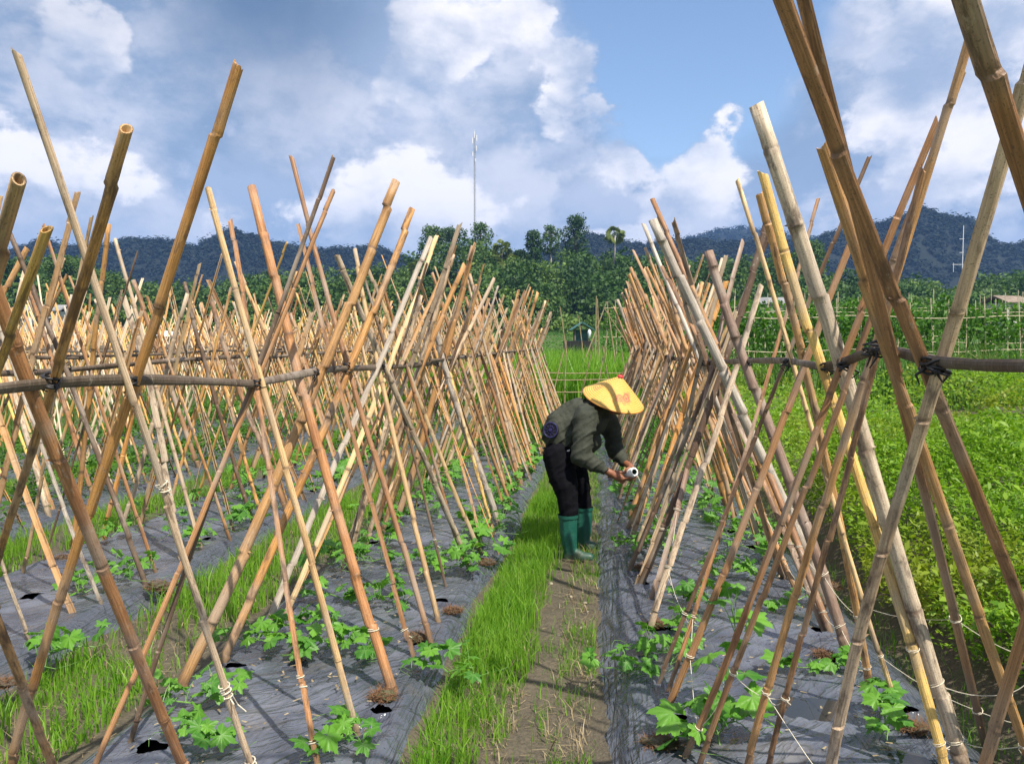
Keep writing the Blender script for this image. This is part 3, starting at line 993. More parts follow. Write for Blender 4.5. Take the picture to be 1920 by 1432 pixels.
# twine strung from stake to stake, knotted round each
def twine_loop(root, p, ax, r, rad=0.0017):
    bm = bmesh.new()
    n = (ax.normalized() + Vector((random.uniform(-.25, .25), random.uniform(-.25, .25), random.uniform(-.2, .2)))).normalized()
    a = n.orthogonal().normalized(); b = n.cross(a)
    add_tube(bm, [p + (a * math.cos(i * 0.5236) + b * math.sin(i * 0.5236)) * r * random.uniform(0.98, 1.1) + n * (0.0006 * i) for i in range(21)], rad, 4)
    if random.random() < 0.5:
        e = p + a * r * 1.6 + Vector((random.uniform(-.03, .03), random.uniform(-.03, .03), -random.uniform(.02, .07)))
        add_tube(bm, [p + a * r, p.lerp(e, .6) + b * .015, e], rad, 4)
        bm.verts.ensure_lookup_table()
    return link('twine_loop', bm_mesh('twine_loop', bm), root, TWINE)
def twine_span(root, a, b, sag=0.02, rad=0.0013):
    bm = bmesh.new()
    P = [a.lerp(b, k / 6) - Vector((0, 0, sag * math.sin(math.pi * k / 6))) for k in range(7)]
    add_tube(bm, P, rad, 4)
    return link('twine', bm_mesh('twine', bm), root, TWINE)
def on_stake(rec, z):
    f, t_, r, ob = rec
    d = t_ - f
    M = Matrix.LocRotScale(ob.location, ob.rotation_quaternion, ob.scale)
    best = min((M @ Vector((bx, by, zz)) for zz, bx, by in CENTRE[ob.data.name]), key=lambda p: abs(p.z - z))
    return best, d, r * 1.1
right_side = sorted([q for q in rec_r1 if q[0].x > 0.2], key=lambda q: q[0].y)
left_side = sorted([q for q in rec_r1 if q[0].x < 0 and q[0].y > 1.4], key=lambda q: q[0].y)
for z in (0.30, 0.52):
    prev = None
    for q in right_side[1:]:
        p, ax, r = on_stake(q, z + random.uniform(-.03, .03))
        if p.y > 6: break
        twine_loop(tr_r1, p, ax, r)
        if prev is not None:
            twine_span(tr_r1, prev, p)
        prev = p
prev = None
for q in left_side:
    p, ax, r = on_stake(q, 0.40 + random.uniform(-.06, .06))
    twine_loop(tr_r1, p, ax, r)
    if prev is not None:
        twine_span(tr_r1, prev, p, 0.03)
    prev = p
for i, zs in ((0, (.16, .42, .5, 1.25)), (2, (.2, .3, .42)), (4, (.18,)), (5, (.3,)), (3, (.32,)), (8, (.35,))):
    for z in zs:
        p, ax, r = on_stake(rec_l1[i], z)
        twine_loop(tr_l1, p, ax, r, 0.0022)
        if i == 0:
            twine_loop(tr_l1, p + ax.normalized() * .02, ax, r * 1.15, 0.0022)

# ------------------------------------------------------------------ gourd seedlings
def leaf_mesh(name, seed, size):
    r = random.Random(seed)
    lobes = [(-2.0, .7), (-1.0, .9), (0, 1.0), (1.0, .9), (2.0, .7)]
    out = []
    dep, skw, curl = r.uniform(0.10, 0.20), r.uniform(-.05, .05), r.uniform(0.05, 0.4)
    n = 60
    for k in range(n):
        a = -2.75 + 5.5 * k / (n - 1)
        env = 1.0 - 0.085 * abs(a) - 0.22 * max(0, abs(a) - 2.2)
        q = env * (1 - dep + dep * math.cos(2 * math.pi * (a + skw * a * a))) * (1 + 0.05 * math.cos(4 * math.pi * a))
        q *= 1 + 0.055 * (1 if k % 2 else -1) + r.uniform(-0.04, 0.04)
        out.append((a, q))
    vs, cols = [(0, 0, 0)], [(1, 0, 0, 1)]
    mid = []
    for lvl in (0.5, 1.0):
        for a, q in out:
            x, y = math.sin(a) * q * lvl, math.cos(a) * q * lvl
            vein = max(math.exp(-((a - la) / 0.07) ** 2) for la, _ in lobes)
            z = 0.10 * lvl * math.cos(a * 5.5) * 0.5 - curl * (q * lvl) ** 2 + 0.25 * curl * abs(x) * (1 if seed % 3 else -1) + 0.05 * math.sin(a * 9 + seed) * lvl
            vs.append((x * size, y * size, z * size))
            cols.append((vein * (1.1 - 0.5 * lvl), 0, 0, 1))
    fs = []
    for k in range(n - 1):
        fs.append((0, 1 + k + 1, 1 + k))
        fs.append((1 + k, 2 + k, 1 + n + k + 1, 1 + n + k))
    me = bpy.data.meshes.new(name)
    me.from_pydata(vs, [], fs)
    at = me.color_attributes.new('part', 'FLOAT_COLOR', 'POINT')
    at.data.foreach_set('color', np.array(cols, dtype=np.float32).ravel())
    me.polygons.foreach_set('use_smooth', np.ones(len(me.polygons), dtype=bool))
    me.materials.append(GOURD)
    return me
LEAVES = [leaf_mesh('gourd_leaf', i, 0.052) for i in range(10)]
def seedling(pos, n, spread, height, label, size=1.0, climb=None, rs=None):
    r = random.Random(rs if rs is not None else random.random())
    root = empty('gourd_seedling', pos, r.uniform(0, 6.28))
    tag(root, label, 'plant', 'gourd seedlings on the film')
    bm = bmesh.new()
    runs = []
    nr = r.randint(2, 3)
    for k in range(nr):
        a = 2 * math.pi * k / nr + r.uniform(-.5, .5)
        L = spread * r.uniform(0.7, 1.2)
        pts = []
        for i in range(6):
            s = i / 5
            a2 = a + s * r.uniform(-.5, .5)
            pts.append(Vector((math.cos(a2) * L * s, math.sin(a2) * L * s, 0.01 + height * 0.45 * math.sin(math.pi * (0.15 + 0.75 * s)))))
        runs.append(pts)
    if climb is not None:
        c = root.rotation_euler.to_matrix().inverted() @ (Vector(climb) - Vector(pos))
        pts = [c * (i / 9) + Vector((0.02 * math.sin(i * 1.7), 0.02 * math.cos(i * 1.3), 0)) for i in range(10)]
        runs.append(pts)
    for pts in runs:
        add_tube(bm, pts, [0.0035 - 0.0018 * i / (len(pts) - 1) for i in range(len(pts))], 5)
    lv = []
    for j in range(n):
        pts = runs[j % len(runs)]
        s = r.uniform(0.15, 1.0)
        i = min(int(s * (len(pts) - 1)), len(pts) - 2)
        p = pts[i].lerp(pts[i + 1], s * (len(pts) - 1) - i)
        a = r.uniform(0, 6.28)
        q = p + Vector((math.cos(a), math.sin(a), 0)) * r.uniform(0.02, 0.06) * size + Vector((0, 0, r.uniform(0.01, height)))
        add_tube(bm, [p, p.lerp(q, 0.5) + Vector((0, 0, 0.012)), q], [0.002, 0.0017, 0.0013], 4, False)
        lv.append((q, a, r.uniform(0.4, 1.4) * size))
    for k in range(2):
        p = runs[k % len(runs)][-1]
        add_tube(bm, [p + Vector((0.03 * i * math.cos(k * 2 + i * .5), 0.03 * i * math.sin(k * 2 + i * .4), 0.02 * i - 0.003 * i * i)) for i in range(5)], 0.001, 4)
    link('stem', bm_mesh('stem', bm), root, STEMM)
    for q, a, s in lv:
        o = link('leaf', r.choice(LEAVES), root)
        o.location = q
        o.rotation_euler = (r.uniform(-.9, .35), r.uniform(-.6, .6), a - math.pi / 2)
        o.scale = (s, s, s)
    return root
near = [  # (row, px, py, leaves, spread, height, label)
    (L1, 840, 1272, 9, .16, .10, 'gourd seedling drooping over the film edge towards the grassy path'),
    (L1, 690, 1225, 12, .17, .08, 'gourd seedling beside a dark slit between two brown stakes'),
    (L1, 590, 1222, 13, .18, .09, 'gourd seedling behind a dark hole cut beside a grey stake foot'),
    (L1, 375, 1335, 15, .16, .11, 'bushy gourd seedling in front of a broad tan stake foot'),
    (L1, 370, 1405, 12, .15, .08, 'gourd seedling with a pale stone near the thick dark stake'),
    (L1, 640, 1395, 8, .14, .07, 'small gourd seedling at the foot of the twine wrapped thin stake'),
    (L1, 740, 1130, 14, .2, .10, 'gourd seedling sprawling among three close stake feet'),
    (L1, 700, 1060, 14, .2, .10, 'dense gourd seedling in the middle of the film'),
    (R1, 1345, 1395, 10, .14, .14, 'large leaved gourd plant climbing a leaning bamboo stake'),
    (R1, 1290, 1200, 10, .15, .10, 'gourd seedling between the pale stake foot and the dark hole'),
    (R1, 1175, 1270, 8, .13, .07, 'gourd seedling creeping over the film edge beside the bare path'),
    (R1, 1660, 1370, 12, .13, .10, 'fresh leafy seedling beside a puddle at the film edge'),
    (R1, 1550, 1262, 10, .15, .06, 'low gourd seedling behind the mirror like puddle'),
    (R1, 1490, 1135, 13, .18, .08, 'gourd seedling in front of the thick purple brown culm'),
    (R1, 1370, 1080, 13, .18, .10, 'gourd seedling in the middle of the film among leaning stakes'),
    (R1, 1175, 1030, 11, .15, .10, 'gourd seedling spilling over the film edge by the green boots'),
    (L1, 470, 1215, 11, .15, .09, 'gourd seedling tucked behind two orange stake feet'),
    (L1, 640, 1130, 13, .2, .10, 'gourd seedling beside the straight brown stake in the bed middle'),
    (L1, 560, 1180, 11, .16, .08, 'gourd seedling next to the grey stake foot'),
    (L1, 800, 1060, 13, .2, .10, 'gourd seedling spreading below the row of straw coloured stakes'),
    (L1, 900, 1000, 12, .2, .10, 'gourd seedling at the film edge near the tall grass'),
    (R1, 1420, 1010, 13, .2, .10, 'gourd seedling behind the crossing dark stakes'),
    (R1, 1235, 1230, 9, .12, .08, 'gourd seedling under the lowest knot of twine'),
    (R1, 1300, 1130, 11, .16, .09, 'gourd seedling shaded by the pale broad stake'),
    (L2, 240, 1085, 14, .2, .11, 'gourd seedling beside a brown straw clump on the second bed'),
    (L2, 100, 1235, 12, .2, .10, 'gourd seedling hanging over the far bed edge into the furrow'),
    (L2, 160, 1120, 12, .2, .10, 'gourd seedling near the slit hole on the second bed'),
]
for i, (row, px, py, n, sp, h, lab) in enumerate(near):
    p = ground_at(px, py, BEDZ - 0.012)
    climb = None
    if 'climbing' in lab:
        climb = p + Vector((0.12, 0.15, 0.55))
    sz = 1.6 if 'large leaved' in lab else (1.0 if py > 1200 else 0.95)
    seedling(p, n + 8 + (9 if climb is not None else 0), sp * 1.1, h, lab, sz, climb, 40 + i)
def far_plants(row, half, t0, t1, lab, step=0.42):
    for s in (-1, 1):
        t = t0
        while t < t1:
            p = row.w(s * random.uniform(0.2, 0.5) * half / 0.66, t, BEDZ - 0.012)
            seedling(p, random.randint(15, 21), 0.26, 0.13, lab, random.uniform(0.9, 1.25), None, int(t * 991) + int(s * 7))
            t += step * random.uniform(0.8, 1.2)
far_plants(L1, 0.66, 4.9, 10.0, 'gourd seedling in line with others along the bed left of the worker')
far_plants(R1, 0.66, 5.6, 10.0, 'gourd seedling in line with others under the trellis being tied')
far_plants(L2, 0.66, 5.4, 10.0, 'gourd seedling in line with others on the bed one furrow over', 0.6)

def leaf_litter(name, row, half, t0, t1, n, size, zr, mat, label=None):
    """Loose small foliage for plants too far to tell apart."""
    x = rng.normal(0, 0.33, n).clip(-1, 1) * half * 1.15
    t = rng.uniform(t0, t1, n)
    x += 0.25 * np.sin(t * 7)
    z = BEDZ + rng.uniform(0, zr, n)
    return scatter_leaves(name, np.stack([x, t, z], -1), size, mat, row.M, label)
def scatter_leaves(name, P, size, mat, M=None, label=None, tilt=0.5, slim=0.45, parent=None):
    n = len(P)
    a = rng.uniform(0, 2 * math.pi, n)
    s = size * rng.uniform(0.6, 1.3, n)
    e = rng.normal(0, tilt, n)
    ax = np.stack([np.cos(a) * np.cos(e), np.sin(a) * np.cos(e), np.sin(e)], -1)
    ro = rng.normal(0, tilt, n)
    sd_ = np.stack([-np.sin(a) * np.cos(ro), np.cos(a) * np.cos(ro), np.sin(ro)], -1)
    up = np.cross(ax, sd_)
    h, wd = s[:, None], (s * slim)[:, None]
    v = np.concatenate([P - ax * h * .5, P + sd_ * wd * .5 + up * wd * .15, P + ax * h * .5, P - sd_ * wd * .5 + up * wd * .15], 0)
    i = np.arange(n)
    me = mesh_np(name, v, np.stack([i, i + n, i + 2 * n, i + 3 * n], -1))
    o = link(name, me, parent, mat)
    if M is not None and parent is None:
        o.matrix_world = M
    if label:
        tag(o, label, 'foliage', kind='stuff')
    return o
leaf_litter('seedling_foliage', L1, 0.6, 10, 16, 6000, 0.07, 0.22, VINE, 'green gourd leaves massed along the far end of the path bed')
leaf_litter('seedling_foliage', R1, 0.6, 10, 16, 6000, 0.07, 0.22, VINE, 'green gourd leaves massed along the far end of the tied row')
leaf_litter('seedling_foliage', L2, 0.6, 10, 26, 9000, 0.08, 0.25, VINE, 'green gourd leaves massed along the second bed')
leaf_litter('seedling_foliage', L3, 0.6, 3, 30, 12000, 0.08, 0.28, VINE, 'green gourd leaves massed along the third bed')
leaf_litter('seedling_foliage', L4, 0.7, 4, 34, 12000, 0.09, 0.3, VINE, 'green gourd leaves massed along the fourth bed')

# ------------------------------------------------------------------ grass
def blades(name, P, h, wd, mat, label, bend=0.35, cat='grass', parent=None):
    n = len(P)
    if h is None:
        h = 0.07 + 0.24 * fbm(P[:, 0] * 3.5, P[:, 1] * 3.5, 77) ** 1.3
    a = rng.uniform(0, 2 * math.pi, n)
    H = h * rng.uniform(0.45, 1.25, n) if np.isscalar(h) else h * rng.uniform(0.6, 1.25, n)
    W = wd * rng.uniform(0.6, 1.3, n)
    b = bend * rng.uniform(0.1, 1.6, n)
    d = np.stack([np.cos(a), np.sin(a), np.zeros(n)], -1)
    c = rng.uniform(0, 2 * math.pi, n)
    s = np.stack([np.cos(c), np.sin(c), np.zeros(n)], -1) * (W * .5)[:, None]
    up = np.array([0, 0, 1.0])
    m = P + up * (H * 0.55)[:, None] + d * (H * b * 0.25)[:, None]
    tip = P + up * (H * (1 - 0.35 * b))[:, None] + d * (H * b)[:, None]
    v = np.concatenate([P - s, P + s, m - s * .8, m + s * .8, tip], 0)
    i = np.arange(n)
    f = np.concatenate([np.stack([i, i + n, i + 3 * n], -1), np.stack([i, i + 3 * n, i + 2 * n], -1), np.stack([i + 2 * n, i + 3 * n, i + 4 * n], -1)], 0)
    o = link(name, mesh_np(name, v, f), parent, mat)
    if label:
        tag(o, label, cat, kind='stuff')
    return o
def row_points(row, x0, x1, t0, t1, n, z=0.0, power=1.0, keep=None):
    x = rng.uniform(x0, x1, n)
    t = t0 + (t1 - t0) * rng.uniform(0, 1, n) ** power
    if keep is not None:
        k = keep(x, t)
        x, t = x[k], t[k]
    M = np.array(row.M)
    p = np.stack([x, t, np.full(len(x), z)], -1)
    return p @ M[:3, :3].T + M[:3, 3]
def keep_path(x, t):
    e = -0.12 + 0.20 * (fbm(t * 1.3, t * 0, 21) - 0.45) - 0.24 * sstep(4.0, 2.2, t) + 0.04 * sstep(5, 12, t)
    p = sstep(0.16, -0.05, x - e) * (0.35 + 0.65 * sstep(0.3, 0.5, fbm(x * 4, t * 4, 22))) * (0.45 + 0.55 * sstep(2.4, 3.4, t))
    return rng.uniform(0, 1, len(x)) < p
blades('grass', np.concatenate([row_points(PATH, -0.40, 0.15, 1.8, 8, 26000, 0.0, 1.3, keep_path), row_points(PATH, -0.40, 0.15, 7, 16, 12000, 0.0, 1, keep_path)]),
       None, 0.0055, GRASS, 'lush green grass strip growing along one side of the foot path')
def keep_sparse(x, t):
    return rng.uniform(0, 1, len(x)) < sstep(0.30, 0.52, fbm(x * 5, t * 5, 31)) * sstep(-0.02, 0.26, x)
blades('grass', np.concatenate([row_points(PATH, -0.1, 0.28, 1.8, 14, 15000, 0.0, 1.3, keep_sparse), row_points(PATH, -0.25, 0.3, 2.0, 3.2, 130, 0.0)]),
       0.10, 0.0045, GRASS, 'thin scattered grass along the bare side of the foot path')
def keep_fur(x, t):
    return rng.uniform(0, 1, len(x)) < (0.15 + 0.85 * sstep(0.36, 0.52, fbm(x * 3, t * 3, 41)))
for rx, n in ((-2.4, 26000), (-4.44, 22000), (-6.5, 18000)):
    blades('grass', row_points(Row(rx), -0.31, 0.31, 2.0, 18, int(n * 0.8), 0.0, 1.25, keep_fur), None, 0.0065, GRASS,
           {-2.4: 'tufted grass in the furrow between the first two mulched beds', -4.44: 'tufted grass in the furrow behind the second mulched bed', -6.5: 'tufted grass in the furrow behind the third mulched bed'}[rx])
blades('grass', row_points(Row(-16), -14, 8.3, 6, 50, 42000, 0.0, 1.2), 0.38, 0.022, GRASSDRY, 'green undergrowth beneath the far crossed stakes')
blades('grass', row_points(Row(0, -0.022), 1.45, 2.0, 2, 12, 3500, 0.0, 1.2), 0.12, 0.005, GRASS, 'short weeds in the furrow at the weed field bank')

def litter(name, P, lmax, wid, label, mat):
    n = len(P)
    b = rng.uniform(0, 2 * math.pi, n)
    L = rng.uniform(0.3, 1, n)[:, None] * lmax
    d = np.stack([np.cos(b), np.sin(b), rng.uniform(-.05, .18, n)], -1) * L
    sd3 = np.stack([-np.sin(b), np.cos(b), np.zeros(n)], -1) * wid
    v = np.concatenate([P - sd3, P + sd3, P + d + sd3 * .6, P + d - sd3 * .6], 0)
    i = np.arange(n)
    tag(link(name, mesh_np(name, v, np.stack([i, i + n, i + 2 * n, i + 3 * n], -1)), None, mat), label, 'litter', kind='stuff')
DRY = mat_leaf('dry_straw', (0.20, 0.15, 0.08), (0.42, 0.34, 0.2), None, 0.05, 0.8)
litter('straw_litter', np.concatenate([row_points(PATH, -.45, .28, 1.9, 9, 900, .022, 1.4), row_points(Row(-2.4), -.4, .4, 2, 9, 700, .03, 1.4)]), 0.07, 0.0016, 'dry straw bits scattered over the trodden soil', DRY)
litter('leaf_litter', np.concatenate([row_points(L1, -.45, .45, 1.9, 8, 260, BEDZ + .004, 1.3), row_points(R1, -.5, .5, 1.9, 8, 260, BEDZ + .004, 1.3)]), 0.035, 0.005, 'dry leaf scraps and chips lying on the plastic film', DRY)
def keep_dead(x, t):
    return rng.uniform(0, 1, len(x)) < 0.5
blades('dead_grass', np.concatenate([row_points(PATH, -0.35, -0.05, 1.9, 9, 1300, 0.0, 1.3), row_points(PATH, 0.08, 0.28, 1.9, 9, 800, 0, 1.3), row_points(Row(-2.4), -.3, .3, 2, 12, 1700, 0, 1.3)]), 0.11, 0.004, DRY, 'straw coloured dead grass mixed into the green strips', 0.9)
# stones and bits of litter on the path
sm = []
for k in range(3):
    bm = bmesh.new()
    bmesh.ops.create_icosphere(bm, subdivisions=2, radius=1)
    for v in bm.verts:
        v.co *= 1 + 0.5 * (float(fbm(v.co.x * 2 + k * 5, v.co.y * 2 + v.co.z)) - 0.45)
        v.co.z *= 0.55
    sm.append(bm_mesh('stone', bm, True))
    sm[-1].materials.append(STONE)
for k in range(46):
    x = random.choice((random.uniform(-0.2, 0.33), random.uniform(0.15, 0.34)))
    o = link('stone', random.choice(sm))
    o.location = PATH.w(x, random.uniform(2.05, 6.5), 0.018)
    s = random.uniform(0.006, 0.018)
    o.scale = (s, s * random.uniform(.7, 1.3), s)
    o.rotation_euler = (0, 0, random.uniform(0, 6))
    tag(o, 'small pale pebble lying on the soil of the foot path', 'pebble', 'pebbles on the foot path')

# ------------------------------------------------------------------ weed field
FR = Row(0.0, -0.022)
def canopy(x, t):
    return 0.08 + 0.22 * sstep(1.65, 2.2, x) + 0.34 * fbm(x * 1.6, t * 1.6, 51) + 0.26 * fbm(x * 5, t * 5, 52) + 0.55 * sstep(0.46, 0.7, fbm(x * 0.5, t * 0.5, 53)) * sstep(4, 7, t)
def weed_points(x0, x1, t0, t1, n, power):
    x = x0 + (x1 - x0) * rng.uniform(0, 1, n)
    t = t0 + (t1 - t0) * rng.uniform(0, 1, n) ** power
    k = (x > 1.62 + 0.35 * (fbm(t * 1.5, t * 0, 54) - 0.4)) & (x / t < 1.3)
    x, t = x[k], t[k]
    z = canopy(x, t) * (1 - 0.55 * rng.uniform(0, 1, len(x)) ** 2.2) + 0.02
    return np.stack([x, t, z], -1)
scatter_leaves('weeds', np.concatenate([weed_points(1.6, 5.5, 1.6, 6.5, 130000, 1.0), weed_points(1.6, 9, 5.5, 12, 90000, 1.0)]), 0.04, WEED, FR.M,
               'dense bright green weeds covering the field beside the trellis', 0.5, 0.42)
scatter_leaves('weeds', weed_points(1.6, 7, 1.6, 12, 26000, 1.0) + np.array([0, 0, 0.03]), 0.062, WEED, FR.M, 'broader weed leaves standing above the green field cover', 0.75, 0.5)
scatter_leaves('weeds', weed_points(1.6, 26, 11, 34, 110000, 1.2), 0.085, WEED, FR.M, 'green weeds stretching away to the bean rows', 0.5, 0.5)
wp = weed_points(1.6, 12, 2, 14, 5000, 1.0)
M3 = np.array(FR.M)
blades('grass', wp @ M3[:3, :3].T + M3[:3, 3], 0.13, 0.006, GRASS, 'grass blades standing among the weeds of the field')

# reedy clumps in front of the bean rows, each a plant
def reed_clump(px, Y, h, n, label, mat=GRASSDRY, base_z=0.15, spread=0.35):
    p = at_depth(px, 700, Y)
    root = empty('reed_clump', (p.x, Y, base_z))
    q = rng.normal(0, spread, (n, 3)) * np.array([1, 0.6, 0])
    blades('leaf_blades', q, np.full(n, h), 0.035, mat, None, 0.45, parent=root)
    bm = bmesh.new()
    for k in range(10):
        x, y = random.gauss(0, spread * .5), random.gauss(0, spread * .3)
        add_tube(bm, [(x, y, -.05), (x * 1.1, y * 1.1, h * .55)], [0.012, 0.006], 5)
    link('stalks', bm_mesh('stalks', bm), root, STEMM)
    tag(root, label, 'reed', 'reed clumps before the bean rows')
for k, (px, Y, h) in enumerate(((1560, 17, 1.35), (1645, 16, 1.5), (1668, 18, 1.6), (1790, 16, 1.6), (1830, 17, 1.75), (1860, 19, 1.5), (1905, 17, 1.4), (1725, 20, 1.5), (1450, 20, 1.4), (1600, 19, 1.4))):
    reed_clump(px, Y, h, 110, 'clump of tall reedy grass standing in front of the bean rows')

# ------------------------------------------------------------------ bean rows with vines
BEANPOLE = mat_plain('bean_pole', (0.50, 0.43, 0.28), 0.7, 0.25, 6)
def bean_row(Y, pxa, pxb, ztop, label, dens=520):
    A, B = at_depth(pxa, 640, Y), at_depth(pxb, 640, Y)
    L = B.x - A.x
    root = empty('bean_trellis', (A.x, Y, 0.0))
    n = int(L / 0.55)
    x = rng.uniform(0, L, int(L * dens))
    y = rng.normal(0, 0.22, len(x))
    top = ztop * (0.80 + 0.22 * fbm(x * 0.8, x * 0, Y, 3) + 0.12 * fbm(x * 3, x * 0, Y + 3))
    z = 0.25 + (top - 0.25) * rng.uniform(0, 1, len(x)) ** 0.75
    keep = fbm(x * 1.1, z * 1.3, Y) > 0.30
    P = np.stack([x, y, z], -1)[keep]
    o = scatter_leaves('foliage', P, 0.17, VINE, None, None, 0.9, 0.75, parent=root)
    o['kind'] = 'stuff'
    for k in range(n):
        bm = bmesh.new()
        px = k * 0.55 + random.uniform(-.15, .15)
        zz = ztop + random.uniform(-0.3, 0.45)
        add_tube(bm, [(px, random.uniform(-.3, -.15), 0), (px + random.uniform(-.12, .12), random.uniform(-.12, .1), zz)], [0.022, 0.014], 5)
        link('pole', bm_mesh('pole', bm), root, BEANPOLE)
    for z in (ztop * 0.86, ztop * 0.5):
        bm = bmesh.new()
        add_tube(bm, [(q, -0.27 + 0.02 * math.sin(q), z + 0.05 * math.sin(q * 1.3)) for q in np.linspace(0, L, 14)], 0.014, 5)
        link('rail', bm_mesh('rail', bm), root, BEANPOLE)
    tag(root, label, 'trellis', 'bean rows')
bean_row(23, 1225, 2150, 2.75, 'bean vine row on pale poles behind the reedy grass')
bean_row(29, 1195, 2150, 3.2, 'middle bean vine row, half hidden by vines in front of it')
bean_row(36, 1130, 2150, 3.7, 'rearmost bean vine row with poles against the forest', 420)

# ------------------------------------------------------------------ end of the path: low cross bars and tall grass
cr = empty('cross_fence', (0, 0, 0))
tag(cr, 'low bamboo fence crossing the far end of the foot path', 'fence')
for y0, y1, Y in ((697, 699, 16.9), (713, 710, 16.7), (735, 733, 16.8)):
    bm = bmesh.new()
    a, b = at_depth(820, y0 + 1, Y), at_depth(1195, y1, Y)
    add_tube(bm, [a, a.lerp(b, .33) + Vector((0, 0, .02)), a.lerp(b, .66) - Vector((0, 0, .015)), b], [0.011, 0.012, 0.011, 0.009], 6)
    o = link('bar', bm_mesh('bar', bm), cr, BAMBOO)
    o.color = (0.38, 0.29, 0.17, 1)
for k in range(13):
    bm = bmesh.new()
    px = 850 + k * 27 + random.uniform(-8, 8)
    a = at_depth(px, 640, 16.85)
    lean = random.uniform(-.5, .5)
    add_tube(bm, [(a.x - lean * .5, 16.85 + random.uniform(-.1, .1), -.05), (a.x + lean * .5, 16.85 + random.uniform(-.1, .1), random.uniform(1.3, 1.9))], [0.015, 0.01], 5)
    o = link('post', bm_mesh('post', bm), cr, BAMBOO)
    o.color = (0.36, 0.27, 0.17, 1)
pts = []
for Y0, Y1, n in ((17.5, 21, 5200), (21, 30, 7000), (30, 55, 7000)):
    Y = rng.uniform(Y0, Y1, n)
    px = rng.uniform(700, 1330, n)
    pts.append(np.stack([(px - CXP) / F * Y, Y, np.zeros(n)], -1))
pts = np.concatenate(pts)
blades('tall_grass', pts, 1.25 * (0.65 + 0.7 * fbm(pts[:, 0] * .5, pts[:, 1] * .5, 61)), 0.045, GRASS, 'tall green grass and young corn filling the gap behind the low fence', 0.4)
def crop_pts(x0, x1, y0, y1, n, h):
    y = y0 + (y1 - y0) * rng.uniform(0, 1, n) ** 1.3
    x = rng.uniform(x0, x1, n) * (0.5 + y / y1)
    return np.stack([x, y, land_z(np.hypot(x, y)) + rng.uniform(0.05, h, n) * (0.5 + fbm(x * .15, y * .15, 33))], -1)
scatter_leaves('low_crop', crop_pts(-60, 20, 45, 150, 85000, 0.9), 0.32, VINE, None,
               'pale green crop field beyond the far stakes', 0.5, 0.4)
scatter_leaves('low_crop', crop_pts(8, 85, 38, 150, 60000, 1.5), 0.34, VINE, None,
               'green crop field behind the bean rows', 0.5, 0.4)
# leaning poles near the hut
for k, (xa, ya, xb, yb, Y) in enumerate(((1098, 668, 1138, 565, 24), (1122, 650, 1120, 560, 25), (1172, 640, 1133, 578, 24), (1116, 640, 1118, 555, 26), (1062, 668, 1050, 575, 27), (1090, 640, 1085, 592, 30), (1150, 660, 1140, 580, 23))):
    bm = bmesh.new()
    a, b = at_depth(xa, ya, Y), at_depth(xb, yb, Y)
    d = (b - a)
    a = a - d * ((a.z + 0.05) / d.z)
    add_tube(bm, [a, a.lerp(b, .5) + Vector((.02, 0, 0)), b], [0.025, 0.022, 0.014], 6)
    o = link('garden_pole', bm_mesh('garden_pole', bm), None, BAMBOO)
    o.color = (0.42, 0.33, 0.18, 1)
    tag(o, 'thin bare pole standing in the tall grass near the hut', 'pole', 'poles near the hut')

# ------------------------------------------------------------------ small buildings
TEAL = mat_plain('teal_sheet', (0.05, 0.16, 0.15), 0.5, 0.3, 3)
WHITEWALL = mat_plain('white_wall', (0.45, 0.44, 0.41), 0.8, 0.2, 1.5)
ROOFGREY = mat_plain('roof_sheet', (0.24, 0.24, 0.24), 0.7, 0.3, 1.2)
ROOFTAN = mat_plain('roof_tile', (0.22, 0.17, 0.125), 0.8, 0.35, 1.5)
TARPW = mat_plain('tarp_white', (0.78, 0.79, 0.80), 0.45, 0.1, 3)
BLACKNET = mat_plain('black_net', (0.012, 0.013, 0.012), 0.8, 0.4, 5)
GLASSD = mat_plain('window_dark', (0.03, 0.035, 0.04), 0.2, 0.3, 2)
def bpart(name, mat, parent, boxes):
    bm = bmesh.new()
    for size, loc in boxes:
        add_box(bm, size, Matrix.Translation(loc))
    return link(name, bm_mesh(name, bm), parent, mat)
def gable(name, mat, parent, w, d, z0, h, over=0.3, th=0.08):
    bm = bmesh.new()
    for s in (-1, 1):
        L = math.hypot(w / 2 + over, h)
        ang = math.atan2(h, w / 2 + over)
        M = Matrix.Translation((s * (w / 2 + over) / 2, 0, z0 + h / 2)) @ Matrix.Rotation(s * ang, 4, 'Y')
        add_box(bm, (L, d + over * 2, th), M)
    return link(name, bm_mesh(name, bm), parent, mat)

Y = 62
p = at_depth(1090, 640, Y)
hut = empty('garden_hut', (p.x, Y, 0))
tag(hut, 'small dark hut with a teal sheet roof at the end of the path', 'hut')
for sx in (-.55, .55):
    for sy in (-.6, .6):
        bpart('post', TRUNK, hut, [((.09, .09, 2.6), (sx, sy, 1.3))])
bpart('wall', TEAL, hut, [((1.2, .06, 0.9), (0, .63, 2.15))])
bpart('shade_net', BLACKNET, hut, [((2.3, .05, 1.2), (-.35, -.75, 1.1)), ])
gable('roof', TEAL, hut, 1.3, 1.6, 2.55, 0.6)
bm = bmesh.new()
bmesh.ops.create_uvsphere(bm, u_segments=14, v_segments=10, radius=0.24)
for v in bm.verts:
    v.co.x *= 0.75 + 0.25 * math.sin(v.co.z * 14)
    v.co.z *= 1.6
    v.co.x *= 0.7
sack = link('hanging_sack', bm_mesh('hanging_sack', bm, True), None, TARPW)
sp = at_depth(1106, 626, 60)
sack.location = (sp.x, 60.4, sp.z)
tag(sack, 'white plastic sack hanging beside the teal roofed hut', 'sack')

